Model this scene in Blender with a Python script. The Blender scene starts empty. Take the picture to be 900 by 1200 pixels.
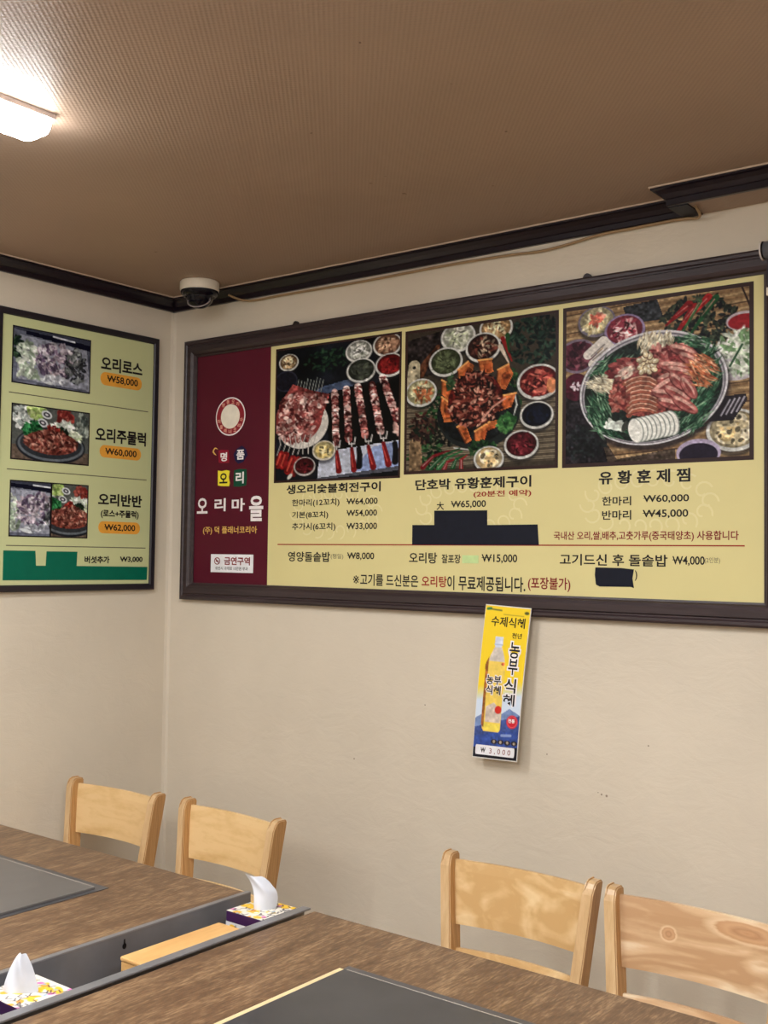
import bpy, bmesh, math, random
import numpy as np
from mathutils import Matrix, Vector

SC = bpy.context.scene
COL = SC.collection
PI = math.pi
random.seed(7)

# ------------------------------------------------------------------ camera
cam_d = bpy.data.cameras.new('camera')
cam_d.sensor_fit = 'AUTO'
cam_d.sensor_width = 36.0
cam_d.lens = 1287.99 / 1200 * 36.0
cam_d.clip_start = 0.02
cam = bpy.data.objects.new('camera', cam_d)
COL.objects.link(cam)
cam.matrix_world = Matrix(((0.790164, 0.014747, 0.612718, 3.35082),
                           (0.612746, -0.041054, -0.789212, -2.92822),
                           (0.013516, 0.999048, -0.041476, 1.58),
                           (0, 0, 0, 1)))
SC.camera = cam

# ------------------------------------------------------------------ world, exposure
w = bpy.data.worlds.new('world')
w.use_nodes = True
w.node_tree.nodes['Background'].inputs['Color'].default_value = (0.8, 0.85, 1.0, 1)
w.node_tree.nodes['Background'].inputs['Strength'].default_value = 0.05
SC.world = w
SC.view_settings.view_transform = 'Standard'
SC.view_settings.look = 'None'
SC.view_settings.exposure = 0.0
SC.view_settings.gamma = 1.0
SC.view_settings.use_curve_mapping = False
SC.cycles.use_denoising = True
SC.cycles.max_bounces = 10
SC.cycles.diffuse_bounces = 6
LAMP_DOWN = 126.0      # through the flat underside of each diffuser
LAMP_SIDE = 40.0       # through its sides and ends
LAMP_COLOUR = (0.96, 0.985, 1.0)
LAMP_SPOTS = [(1.16, -1.42), (2.42, -1.66), (1.16, -3.6), (2.42, -3.9), (3.9, -1.66), (3.9, -3.9)]  # lamps behind the camera and at the right are unseen, added for light


# ------------------------------------------------------------------ helpers
def lin(c):
    return tuple((x / 12.92 if x <= 0.04045 else ((x + 0.055) / 1.055) ** 2.4) for x in c)


def rgb(r, g, b):
    return lin((r / 255, g / 255, b / 255)) + (1.0,)


def new_mat(name):
    m = bpy.data.materials.new(name)
    m.use_nodes = True
    nt = m.node_tree
    return m, nt, nt.nodes['Principled BSDF']


def N(nt, kind, **kw):
    n = nt.nodes.new(kind)
    for k, v in kw.items():
        if k in n.inputs:
            n.inputs[k].default_value = v
        else:
            setattr(n, k, v)
    return n


def ramp(nt, src, stops):
    r = nt.nodes.new('ShaderNodeValToRGB')
    els = r.color_ramp.elements
    while len(els) < len(stops):
        els.new(0.5)
    for e, (p, c) in zip(els, stops):
        e.position = p
        e.color = c
    nt.links.new(src, r.inputs['Fac'])
    return r


def objcoord(nt, scale):
    tc = nt.nodes.new('ShaderNodeTexCoord')
    mp = nt.nodes.new('ShaderNodeMapping')
    mp.inputs['Scale'].default_value = scale
    nt.links.new(tc.outputs['Object'], mp.inputs['Vector'])
    return mp.outputs['Vector']


def bump(nt, bs, src, strength, dist):
    b = nt.nodes.new('ShaderNodeBump')
    b.inputs['Strength'].default_value = strength
    b.inputs['Distance'].default_value = dist
    nt.links.new(src, b.inputs['Height'])
    nt.links.new(b.outputs['Normal'], bs.inputs['Normal'])


def mat_plain(name, c, rough=0.5, metal=0.0, var=0.06, scale=40, spec=None, coat=0.0):
    if spec is None:
        spec = 0.18 if any(k in name for k in ('ink', 'print', 'film', 'tile_', 'emblem', 'border', 'sticker', 'panel')) else 0.5
    m, nt, bs = new_mat(name)
    no = N(nt, 'ShaderNodeTexNoise', Scale=scale, Detail=4.0)
    nt.links.new(objcoord(nt, (1, 1, 1)), no.inputs['Vector'])
    a = tuple(x * (1 - var) for x in c[:3]) + (1,)
    b = tuple(min(1, x * (1 + var)) for x in c[:3]) + (1,)
    r = ramp(nt, no.outputs['Fac'], [(0.3, a), (0.7, b)])
    nt.links.new(r.outputs['Color'], bs.inputs['Base Color'])
    bs.inputs['Roughness'].default_value = rough
    bs.inputs['Metallic'].default_value = metal
    bs.inputs['Specular IOR Level'].default_value = spec
    bs.inputs['Coat Weight'].default_value = coat
    return m


def mat_attr(name, rough=0.35, spec=0.4, coat=0.0):
    m, nt, bs = new_mat(name)
    a = N(nt, 'ShaderNodeAttribute')
    a.attribute_name = 'print'
    nt.links.new(a.outputs['Color'], bs.inputs['Base Color'])
    bs.inputs['Roughness'].default_value = rough
    bs.inputs['Specular IOR Level'].default_value = spec
    bs.inputs['Coat Weight'].default_value = coat
    return m


def mat_wood(name, dark, mid, light, stretch, scale=1.0, bands=0.0, rough=0.4, bumps=0.1, knots=None, seed=0.0, spec=0.5, fine=0.35):
    """grain runs along the axis whose stretch is small; bands > 0 gives rotary-cut ply contours"""
    m, nt, bs = new_mat(name)
    L = nt.links.new
    tc = nt.nodes.new('ShaderNodeTexCoord')
    mp = nt.nodes.new('ShaderNodeMapping')
    mp.inputs['Scale'].default_value = stretch
    mp.inputs['Location'].default_value = (seed, seed * 1.7, seed * 0.6)
    L(tc.outputs['Object'], mp.inputs['Vector'])
    n1 = N(nt, 'ShaderNodeTexNoise', Scale=scale, Detail=2.5, Roughness=0.5, Distortion=0.7)
    L(mp.outputs['Vector'], n1.inputs['Vector'])
    n2 = N(nt, 'ShaderNodeTexNoise', Scale=scale * 9, Detail=5.0, Roughness=0.6)
    L(mp.outputs['Vector'], n2.inputs['Vector'])
    fac = n1.outputs['Fac']
    if bands > 0:
        mu = N(nt, 'ShaderNodeMath', operation='MULTIPLY')
        mu.inputs[1].default_value = bands
        L(fac, mu.inputs[0])
        pp = N(nt, 'ShaderNodeMath', operation='PINGPONG')
        pp.inputs[1].default_value = 1.0
        L(mu.outputs['Value'], pp.inputs[0])
        fac = pp.outputs['Value']
    mx = N(nt, 'ShaderNodeMix')
    mx.data_type = 'FLOAT'
    mx.inputs[0].default_value = fine
    L(fac, mx.inputs[2])
    L(n2.outputs['Fac'], mx.inputs[3])
    r = ramp(nt, mx.outputs[0], [(0.22, dark), (0.5, mid), (0.78, light)])
    col = r.outputs['Color']
    for (kx, kz, rx, rz) in (knots or ()):        # knots: dark heart, ring, pale halo
        mk = nt.nodes.new('ShaderNodeMapping')
        mk.inputs['Location'].default_value = (-kx / rx, 0, -kz / rz)
        mk.inputs['Scale'].default_value = (1 / rx, 0, 1 / rz)
        L(tc.outputs['Object'], mk.inputs['Vector'])
        ln = N(nt, 'ShaderNodeVectorMath', operation='LENGTH')
        L(mk.outputs['Vector'], ln.inputs[0])
        wob = N(nt, 'ShaderNodeMath', operation='MULTIPLY_ADD')
        L(n2.outputs['Fac'], wob.inputs[0])
        wob.inputs[1].default_value = .35
        L(ln.outputs['Value'], wob.inputs[2])
        hv = N(nt, 'ShaderNodeMath', operation='MULTIPLY')
        hv.inputs[1].default_value = .5
        L(wob.outputs[0], hv.inputs[0])
        kc = ramp(nt, hv.outputs[0], [(0, rgb(168, 118, 80)), (.16, rgb(190, 146, 106)), (.26, rgb(172, 128, 92)), (.40, rgb(198, 156, 116)), (.52, rgb(186, 142, 102)), (.60, rgb(226, 198, 162))])
        ka = ramp(nt, hv.outputs[0], [(.56, (.9, .9, .9, 1)), (.74, (0, 0, 0, 1))])
        km = N(nt, 'ShaderNodeMix')
        km.data_type = 'RGBA'
        L(ka.outputs['Color'], km.inputs[0])
        L(col, km.inputs[6])
        L(kc.outputs['Color'], km.inputs[7])
        col = km.outputs[2]
    L(col, bs.inputs['Base Color'])
    bs.inputs['Roughness'].default_value = rough
    bs.inputs['Specular IOR Level'].default_value = spec
    bump(nt, bs, n2.outputs['Fac'], bumps, 0.002)
    return m


def add_obj(name, me, mat, parent=None):
    o = bpy.data.objects.new(name, me)
    COL.objects.link(o)
    if mat is not None:
        me.materials.append(mat)
    if parent is not None:
        o.parent = parent
    return o


def bm_obj(name, bm, mat, parent=None, smooth=False):
    me = bpy.data.meshes.new(name)
    bmesh.ops.recalc_face_normals(bm, faces=bm.faces[:])
    bm.to_mesh(me)
    bm.free()
    if smooth:
        for p in me.polygons:
            p.use_smooth = True
    return add_obj(name, me, mat, parent)


def raw_obj(name, vs, fs, mat, parent=None, smooth=False):
    me = bpy.data.meshes.new(name)
    me.from_pydata(vs, [], fs)
    me.update()
    if smooth:
        for p in me.polygons:
            p.use_smooth = True
    return add_obj(name, me, mat, parent)


def tag(o, label, cat=None, group=None, kind=None):
    if label:
        o['label'] = label
    if cat:
        o['category'] = cat
    if group:
        o['group'] = group
    if kind:
        o['kind'] = kind
    return o


def thing(name, label, cat, loc=(0, 0, 0), rotz=0.0, group=None):
    o = bpy.data.objects.new(name, None)
    COL.objects.link(o)
    o.empty_display_size = 0.05
    o.location = loc
    o.rotation_euler = (0, 0, rotz)
    return tag(o, label, cat, group)


def box(bm, x0, x1, y0, y1, z0, z1, bev=0.0, seg=2):
    r = bmesh.ops.create_cube(bm, size=1.0)
    vs = r['verts']
    for v in vs:
        v.co = Vector(((x0 + x1) / 2 + v.co.x * (x1 - x0), (y0 + y1) / 2 + v.co.y * (y1 - y0), (z0 + z1) / 2 + v.co.z * (z1 - z0)))
    if bev > 0:
        es = list({e for v in vs for e in v.link_edges})
        bmesh.ops.bevel(bm, geom=es, offset=bev, segments=seg, affect='EDGES', profile=0.6)


def box_obj(name, b, mat, parent=None, bev=0.0, seg=2):
    bm = bmesh.new()
    box(bm, *b, bev=bev, seg=seg)
    return bm_obj(name, bm, mat, parent)


def tube_obj(name, pts, r, mat, parent=None, n=8, closed=False):
    """swept round tube as a mesh"""
    pts = [Vector(p) for p in pts]
    vs, fs = [], []
    up = Vector((0.3, 0.2, 0.93)).normalized()
    for i, p in enumerate(pts):
        a = pts[max(0, i - 1)]
        b = pts[min(len(pts) - 1, i + 1)]
        t = (b - a).normalized()
        s = t.cross(up)
        if s.length < 1e-4:
            s = t.cross(Vector((1, 0, 0)))
        s.normalize()
        q = s.cross(t)
        for k in range(n):
            an = 2 * PI * k / n
            vs.append(tuple(p + s * (math.cos(an) * r) + q * (math.sin(an) * r)))
    for i in range(len(pts) - 1):
        for k in range(n):
            fs.append((i * n + k, i * n + (k + 1) % n, (i + 1) * n + (k + 1) % n, (i + 1) * n + k))
    fs.append(tuple(range(n)))
    fs.append(tuple((len(pts) - 1) * n + k for k in reversed(range(n))))
    return raw_obj(name, vs, fs, mat, parent, smooth=True)


def lathe(bm, prof, n=40, cx=0, cy=0):
    """profile of (r, z) around the z axis"""
    rings = []
    for r, z in prof:
        if r < 1e-5:
            rings.append([bm.verts.new((cx, cy, z))])
        else:
            rings.append([bm.verts.new((cx + r * math.cos(2 * PI * k / n), cy + r * math.sin(2 * PI * k / n), z)) for k in range(n)])
    for a, b in zip(rings, rings[1:]):
        for k in range(n):
            k2 = (k + 1) % n
            if len(a) == 1 and len(b) == 1:
                continue
            if len(a) == 1:
                bm.faces.new((a[0], b[k], b[k2]))
            elif len(b) == 1:
                bm.faces.new((a[k], a[k2], b[0]))
            else:
                bm.faces.new((a[k], a[k2], b[k2], b[k]))


def prism(bm, poly, x0, x1, place):
    """extrude a 2-D outline; place(u, v, t) gives the point"""
    a = [bm.verts.new(place(u, v, x0)) for u, v in poly]
    b = [bm.verts.new(place(u, v, x1)) for u, v in poly]
    n = len(poly)
    for k in range(n):
        bm.faces.new((a[k], a[(k + 1) % n], b[(k + 1) % n], b[k]))
    bm.faces.new(a)
    bm.faces.new(b)


def smooth_path(pts, k=6):
    """Catmull-Rom through the points"""
    P = [Vector(p) for p in pts]
    P = [P[0] * 2 - P[1]] + P + [P[-1] * 2 - P[-2]]
    out = []
    for i in range(1, len(P) - 2):
        for j in range(k):
            t = j / k
            a, b, c, d = P[i - 1], P[i], P[i + 1], P[i + 2]
            out.append(0.5 * ((2 * b) + (c - a) * t + (2 * a - 5 * b + 4 * c - d) * t * t + (3 * b - a - 3 * c + d) * t ** 3))
    out.append(P[-2])
    return out


# a picture frame moulding mitred at its corners, in a plane given by place(u, v, depth)
def frame_bm(u0, u1, v0, v1, prof, place):
    """prof: (inset from the outer edge, depth off the wall)"""
    bm = bmesh.new()
    rings = []
    for ins, dep in prof:
        cs = [(u0 + ins, v0 + ins), (u1 - ins, v0 + ins), (u1 - ins, v1 - ins), (u0 + ins, v1 - ins)]
        rings.append([bm.verts.new(place(u, v, dep)) for u, v in cs])
    for a, b in zip(rings, rings[1:] + rings[:1]):
        for k in range(4):
            bm.faces.new((a[k], a[(k + 1) % 4], b[(k + 1) % 4], b[k]))
    return bm


def on_back(u, v, d):      # back wall: u along x, v up, d off the wall towards the room
    return (u, -d, v)


def on_left(u, v, d):      # left wall
    return (d, u, v)


# ------------------------------------------------------------------ lettering
def glyphs(body, bold=0.0):
    if body.startswith('₩'):          # the won sign: a W with one bar through it
        vs, fs = glyphs('W' + body[1:], bold)
        wx = [p[0] for p in glyphs('W', bold)[0]]
        a, b = min(wx), max(wx)
        n = len(vs)
        vs = vs + [(a, .34), (b, .34), (b, .40), (a, .40)]
        return vs, fs + [(n, n + 1, n + 2, n + 3)]
    cu = bpy.data.curves.new('text', 'FONT')
    cu.body = body
    cu.size = 1.0
    cu.offset = bold
    cu.resolution_u = 3
    o = bpy.data.objects.new('text', cu)
    COL.objects.link(o)
    dg = bpy.context.evaluated_depsgraph_get()
    ev = o.evaluated_get(dg)
    me = ev.to_mesh()
    vs = [(v.co.x, v.co.y) for v in me.vertices]
    fs = [tuple(p.vertices) for p in me.polygons]
    ev.to_mesh_clear()
    bpy.data.objects.remove(o)
    bpy.data.curves.remove(cu)
    return vs, fs


def lettering(name, items, mat, parent, place, depth, bold=0.02, label=None):
    """items: (text, u0, u1, v0, v1), each fitted to its box on the sign; one mesh per line"""
    for it in items:
        body, u0, u1, v0, v1 = it[:5]
        vs, fs = glyphs(body, it[5] if len(it) > 5 else bold)
        xs = [p[0] for p in vs]
        ys = [p[1] for p in vs]
        x0, x1, y0, y1 = min(xs), max(xs), min(ys), max(ys)
        V = [place(u0 + (x - x0) / (x1 - x0) * (u1 - u0), v0 + (y - y0) / (y1 - y0) * (v1 - v0), depth) for x, y in vs]
        o = raw_obj(name, V, fs, mat, parent)
        if label:
            o['label'] = label


def slab(name, poly, place, d0, d1, mat, parent, label=None):
    """flat sticker or print of real thickness with any outline"""
    bm = bmesh.new()
    prism(bm, poly, d0, d1, lambda u, v, t: place(u, v, t))
    o = bm_obj(name, bm, mat, parent)
    if label:
        o['label'] = label
    return o


def rect(u0, u1, v0, v1):
    return [(u0, v0), (u1, v0), (u1, v1), (u0, v1)]


def round_rect(u0, u1, v0, v1, r, n=6):
    out = []
    for cx, cy, a0 in ((u1 - r, v1 - r, 0), (u0 + r, v1 - r, 90), (u0 + r, v0 + r, 180), (u1 - r, v0 + r, 270)):
        for k in range(n + 1):
            a = math.radians(a0 + 90 * k / n)
            out.append((cx + r * math.cos(a), cy + r * math.sin(a)))
    return out


# ------------------------------------------------------------------ printed pictures (drawn as ink on a fine grid)
class Pic:
    def __init__(s, W, H, col, seed=1):
        s.W, s.H = W, H
        s.a = np.empty((H, W, 3), np.float32)
        s.a[:] = np.array(col, np.float32) / 255
        s.rng = np.random.default_rng(seed)
        s.fine = s.noise(3)
        s.mid = s.noise(8)
        s.big = s.noise(26)

    def noise(s, cell):
        h, w = s.H // cell + 3, s.W // cell + 3
        g = s.rng.standard_normal((h, w)).astype(np.float32)
        y = np.linspace(0, h - 1.001, s.H)
        x = np.linspace(0, w - 1.001, s.W)
        yi, xi = y.astype(int), x.astype(int)
        fy, fx = (y - yi)[:, None], (x - xi)[None]
        fy, fx = fy * fy * (3 - 2 * fy), fx * fx * (3 - 2 * fx)
        return (g[yi][:, xi] * (1 - fy) * (1 - fx) + g[yi + 1][:, xi] * fy * (1 - fx) + g[yi][:, xi + 1] * (1 - fy) * fx + g[yi + 1][:, xi + 1] * fy * fx)

    def mottle(s, amp, which='mid'):
        s.a *= (1 + amp * getattr(s, which))[..., None]

    def _blend(s, y0, y1, x0, x1, m, col, tex):
        c = np.array(col, np.float32) / 255
        sub = s.a[y0:y1, x0:x1]
        cc = np.broadcast_to(c, sub.shape)
        if tex:
            cc = cc * (1 + tex * (0.6 * s.fine + 0.7 * s.mid)[y0:y1, x0:x1])[..., None]
        sub += (cc - sub) * m[..., None]

    def ell(s, u, v, ru, rv, col, rot=0.0, tex=0.0, alpha=1.0, soft=1.0):
        """u, v in 0..1 of the width and height; radii in units of the width"""
        cx, cy, a, b = u * s.W, v * s.H, ru * s.W, rv * s.W
        R = max(a, b) + 2
        x0, x1 = max(0, int(cx - R)), min(s.W, int(cx + R) + 2)
        y0, y1 = max(0, int(cy - R)), min(s.H, int(cy + R) + 2)
        if x0 >= x1 or y0 >= y1:
            return
        yy, xx = np.mgrid[y0:y1, x0:x1]
        dx, dy = xx - cx, yy - cy
        c, si = math.cos(math.radians(rot)), math.sin(math.radians(rot))
        p, q = dx * c + dy * si, -dx * si + dy * c
        d = np.sqrt((p / max(a, .3)) ** 2 + (q / max(b, .3)) ** 2)
        m = np.clip((1 - d) * min(a, b) / soft + 0.5, 0, 1) * alpha
        s._blend(y0, y1, x0, x1, m.astype(np.float32), col, tex)

    def line(s, pts, w0, col, w1=None, tex=0.0, alpha=1.0):
        w1 = w0 if w1 is None else w1
        n = len(pts) - 1
        for i in range(n):
            (ua, va), (ub, vb) = pts[i], pts[i + 1]
            ax, ay, bx, by = ua * s.W, va * s.H, ub * s.W, vb * s.H
            ra = (w0 + (w1 - w0) * i / n) * s.W / 2
            rb = (w0 + (w1 - w0) * (i + 1) / n) * s.W / 2
            R = max(ra, rb) + 2
            x0, x1 = max(0, int(min(ax, bx) - R)), min(s.W, int(max(ax, bx) + R) + 2)
            y0, y1 = max(0, int(min(ay, by) - R)), min(s.H, int(max(ay, by) + R) + 2)
            if x0 >= x1 or y0 >= y1:
                continue
            yy, xx = np.mgrid[y0:y1, x0:x1]
            L2 = max((bx - ax) ** 2 + (by - ay) ** 2, 1e-6)
            t = np.clip(((xx - ax) * (bx - ax) + (yy - ay) * (by - ay)) / L2, 0, 1)
            d = np.hypot(xx - (ax + t * (bx - ax)), yy - (ay + t * (by - ay)))
            m = np.clip(ra + (rb - ra) * t - d + 0.5, 0, 1) * alpha
            s._blend(y0, y1, x0, x1, m.astype(np.float32), col, tex)

    def poly(s, pts, col, tex=0.0, alpha=1.0):
        px = [(u * s.W, v * s.H) for u, v in pts]
        x0, x1 = max(0, int(min(p[0] for p in px))), min(s.W, int(max(p[0] for p in px)) + 2)
        y0, y1 = max(0, int(min(p[1] for p in px))), min(s.H, int(max(p[1] for p in px)) + 2)
        if x0 >= x1 or y0 >= y1:
            return
        yy, xx = np.mgrid[y0:y1, x0:x1]
        ins = np.zeros(yy.shape, bool)
        for i in range(len(px)):
            (ax, ay), (bx, by) = px[i], px[(i + 1) % len(px)]
            cr = (ay > yy) != (by > yy)
            with np.errstate(divide='ignore', invalid='ignore'):
                xi = (bx - ax) * (yy - ay) / (by - ay if by != ay else 1e-9) + ax
            ins ^= cr & (xx < xi)
        s._blend(y0, y1, x0, x1, ins.astype(np.float32) * alpha, col, tex)

    def bits(s, u, v, ru, rv, n, size, cols, stretch=2.0, rot=None, tex=0.15, alpha=1.0):
        """small pieces of food strewn over an ellipse (rv in units of the width)"""
        for _ in range(n):
            r = math.sqrt(s.rng.random())
            t = s.rng.random() * 2 * PI
            uu = u + ru * r * math.cos(t)
            vv = v + rv * r * math.sin(t) * s.W / s.H
            sz = size * (0.6 + 0.8 * s.rng.random())
            a = s.rng.random() * 180 if rot is None else rot + s.rng.normal() * 18
            s.ell(uu, vv, sz * stretch ** .5, sz / stretch ** .5, cols[int(s.rng.integers(len(cols)))], a, tex, alpha)

    def leaves(s, u, v, ru, rv, n, cols, size=.012):
        s.bits(u, v, ru, rv, n, size, cols, 2.2)

    def bowl(s, u, v, r, cols, rim=(205, 205, 200), sq=.86, n=40, size=.02, rot=0, stretch=2.0):
        s.ell(u, v + .02, r * 1.02, r * sq * 1.06, (40, 38, 40), rot, alpha=.6, soft=3)
        s.ell(u, v, r, r * sq, rim, rot, .04)
        s.ell(u, v - .004, r * .88, r * sq * .86, tuple(c * .72 for c in cols[0]), rot, .1)
        lim = max(.45, .82 - size * stretch ** .5 / r)
        s.bits(u, v, r * lim, r * sq * lim, n, size, cols, stretch)
        s.bits(u, v, r * lim, r * sq * lim, n // 3, size * .45, [tuple(min(255, c * 1.25) for c in cols[-1]), tuple(c * .5 for c in cols[0])], stretch)

    def crop(s, x0, x1):
        s.a, s.fine, s.mid, s.big = s.a[:, x0:x1].copy(), s.fine[:, x0:x1], s.mid[:, x0:x1], s.big[:, x0:x1]
        s.W = x1 - x0
        return s

    def develop(s, dark=.86, contrast=1.2):
        """crisp up the print: local sharpness, fine grain, contrast"""
        a = s.a
        b = a.copy()
        for ax in (0, 1):
            b = (np.roll(b, 1, ax) + b + np.roll(b, -1, ax)) / 3
        a = a + .35 * (a - b)
        a = a * (1 + .028 * s.rng.standard_normal((s.H, s.W, 1)) + .06 * s.fine[..., None])
        g = a.mean(-1, keepdims=True)
        a = g + (a - g) * .82
        s.a = np.clip(((a - .42) * contrast + .42) * dark, .01, 1).astype(np.float32)
        return s

    def mesh(s, name, u0, u1, v0, v1, place, depth, mat, parent, warp=None):
        W, H = s.W, s.H
        U, V = np.meshgrid(np.linspace(u0, u1, W), np.linspace(v1, v0, H))
        if warp:
            pts = [warp(a, b) for a, b in zip(U.ravel(), V.ravel())]
        else:
            pts = [place(a, b, depth) for a, b in zip(U.ravel(), V.ravel())]
        i = np.arange(W * H).reshape(H, W)
        f = np.stack([i[:-1, :-1], i[1:, :-1], i[1:, 1:], i[:-1, 1:]], -1).reshape(-1, 4)
        me = bpy.data.meshes.new(name)
        me.vertices.add(W * H)
        me.vertices.foreach_set('co', np.array(pts, np.float32).ravel())
        me.loops.add(f.size)
        me.loops.foreach_set('vertex_index', f.ravel().astype(np.int32))
        me.polygons.add(len(f))
        me.polygons.foreach_set('loop_start', np.arange(0, f.size, 4, dtype=np.int32))
        me.update(calc_edges=True)
        c = np.clip(s.a, 0, 1)
        l = np.where(c <= .04045, c / 12.92, ((c + .055) / 1.055) ** 2.4)
        att = me.color_attributes.new('print', 'FLOAT_COLOR', 'POINT')
        att.data.foreach_set('color', np.concatenate([l, np.ones((H, W, 1))], -1).astype(np.float32).ravel())
        return add_obj(name, me, mat, parent)


# ------------------------------------------------------------------ materials
def mat_wall(name, c, marks=()):
    m, nt, bs = new_mat(name)
    L = nt.links.new
    co = objcoord(nt, (1, 1, 1))
    n1 = N(nt, 'ShaderNodeTexNoise', Scale=1.6, Detail=5.0, Roughness=0.6)
    L(co, n1.inputs['Vector'])
    r = ramp(nt, n1.outputs['Fac'], [(0.3, tuple(x * .93 for x in c[:3]) + (1,)), (0.7, tuple(min(1, x * 1.05) for x in c[:3]) + (1,))])
    col = r.outputs['Color']
    for (mx_, mz_, mr_) in marks:      # scuffs and old nail holes
        d = N(nt, 'ShaderNodeVectorMath', operation='DISTANCE')
        d.inputs[1].default_value = (mx_, 0, mz_)
        sc = N(nt, 'ShaderNodeVectorMath', operation='MULTIPLY')
        sc.inputs[1].default_value = (1, 0, 1)
        L(co, sc.inputs[0])
        L(sc.outputs[0], d.inputs[0])
        mr = N(nt, 'ShaderNodeMapRange')
        mr.inputs['From Min'].default_value = mr_ * .5
        mr.inputs['From Max'].default_value = mr_
        mr.inputs['To Min'].default_value = .75
        mr.inputs['To Max'].default_value = 0
        L(d.outputs['Value'], mr.inputs['Value'])
        mk = N(nt, 'ShaderNodeMix')
        mk.data_type = 'RGBA'
        L(mr.outputs['Result'], mk.inputs[0])
        L(col, mk.inputs[6])
        mk.inputs[7].default_value = rgb(92, 66, 46)
        col = mk.outputs[2]
    L(col, bs.inputs['Base Color'])
    bs.inputs['Roughness'].default_value = 0.62
    bs.inputs['Specular IOR Level'].default_value = 0.35
    n2 = N(nt, 'ShaderNodeTexNoise', Scale=9.0, Detail=6.0, Roughness=0.62, Distortion=0.6)
    L(objcoord(nt, (1, 1, 1.8)), n2.inputs['Vector'])
    n3 = N(nt, 'ShaderNodeTexNoise', Scale=230.0, Detail=2.0)
    L(co, n3.inputs['Vector'])
    mx = N(nt, 'ShaderNodeMix')
    mx.data_type = 'FLOAT'
    mx.inputs[0].default_value = 0.07
    L(n2.outputs['Fac'], mx.inputs[2])
    L(n3.outputs['Fac'], mx.inputs[3])
    bump(nt, bs, mx.outputs[0], 0.22, 0.012)
    return m


def mat_ceiling(name, c):
    m, nt, bs = new_mat(name)
    L = nt.links.new
    tc = nt.nodes.new('ShaderNodeTexCoord')
    sx = nt.nodes.new('ShaderNodeSeparateXYZ')
    mp = nt.nodes.new('ShaderNodeMapping')
    mp.inputs['Rotation'].default_value = (0, 0, 0.18)
    L(tc.outputs['Object'], mp.inputs['Vector'])
    L(mp.outputs['Vector'], sx.inputs['Vector'])

    def sine(src, k):
        a = N(nt, 'ShaderNodeMath', operation='MULTIPLY')
        a.inputs[1].default_value = k
        L(src, a.inputs[0])
        b = N(nt, 'ShaderNodeMath', operation='SINE')
        L(a.outputs[0], b.inputs[0])
        return b.outputs[0]
    s1 = sine(sx.outputs['X'], 2 * PI / 0.0150)
    s2 = sine(sx.outputs['Y'], 2 * PI / 0.0125)
    mu = N(nt, 'ShaderNodeMath', operation='MULTIPLY')
    L(s1, mu.inputs[0])
    L(s2, mu.inputs[1])
    n1 = N(nt, 'ShaderNodeTexNoise', Scale=1.3, Detail=4.0, Roughness=0.55)
    L(tc.outputs['Object'], n1.inputs['Vector'])
    r = ramp(nt, n1.outputs['Fac'], [(0.3, tuple(x * .9 for x in c[:3]) + (1,)), (0.7, tuple(x * 1.07 for x in c[:3]) + (1,))])
    # a few small rusty spots
    vo = N(nt, 'ShaderNodeTexNoise', Scale=26.0, Detail=2.0)
    L(tc.outputs['Object'], vo.inputs['Vector'])
    sp = ramp(nt, vo.outputs['Fac'], [(0.77, (0, 0, 0, 1)), (0.80, (1, 1, 1, 1))])
    mix = N(nt, 'ShaderNodeMix')
    mix.data_type = 'RGBA'
    L(sp.outputs['Color'], mix.inputs[0])
    L(r.outputs['Color'], mix.inputs[6])
    mix.inputs[7].default_value = rgb(96, 66, 50)
    L(mix.outputs[2], bs.inputs['Base Color'])
    bs.inputs['Roughness'].default_value = 0.5
    bs.inputs['Specular IOR Level'].default_value = 0.5
    bump(nt, bs, mu.outputs[0], 0.21, 0.0014)
    return m


M = {}
M['wall'] = mat_wall('wall_paper', rgb(210, 199, 181))
M['wall_marked'] = mat_wall('wall_paper_back', rgb(210, 199, 181), [(0.963, 0.894, 0.0035), (1.888, 0.904, 0.0035), (1.904, 0.902, 0.0045), (1.877, 0.908, 0.002), (1.708, 0.998, 0.003), (1.257, 1.103, 0.003), (2.032, 1.06, 0.003)])
M['ceiling'] = mat_ceiling('ceiling_paper', rgb(160, 136, 117))
M['floor'] = mat_wood('floor_tile', rgb(120, 104, 88), rgb(140, 122, 104), rgb(156, 138, 118), (3, 3, 3), 1.0, rough=.35)
M['crown'] = mat_plain('crown_lacquer', rgb(24, 16, 26), 0.28, var=.2, spec=.5)
M['caulk'] = mat_plain('caulk', rgb(196, 176, 154), 0.6)
M['frame_wood'] = mat_wood('frame_wood', rgb(34, 24, 25), rgb(50, 37, 40), rgb(70, 56, 59), (2, 60, 60), 1.0, rough=.38, bumps=.3)
M['black_frame'] = mat_plain('black_frame', rgb(27, 22, 31), 0.4, var=.1)
M['yellow'] = mat_plain('yellow_print', rgb(214, 203, 146), 0.38, var=.02, scale=5)
M['lime'] = mat_plain('pale_lime_print', rgb(196, 200, 150), 0.38, var=.02, scale=5)
M['maroon'] = mat_plain('maroon_print', rgb(84, 20, 38), 0.34, var=.05, scale=5)
M['ink'] = mat_plain('black_ink', rgb(28, 24, 26), 0.45)
M['red_ink'] = mat_plain('red_ink', rgb(150, 40, 32), 0.45)
M['dark_red_ink'] = mat_plain('dark_red_ink', rgb(126, 30, 34), 0.45)
M['grey_ink'] = mat_plain('grey_ink', rgb(96, 92, 78), 0.45)
M['white_ink'] = mat_plain('white_ink', rgb(238, 232, 232), 0.45)
M['gold_ink'] = mat_plain('gold_ink', rgb(222, 178, 96), 0.45)
M['pink_ink'] = mat_plain('pale_red_ink', rgb(232, 170, 150), 0.45)
M['photo'] = mat_attr('photo_print', 0.4, 0.10)
M['photo_border'] = mat_plain('photo_border', rgb(46, 26, 24), 0.4)
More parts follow.
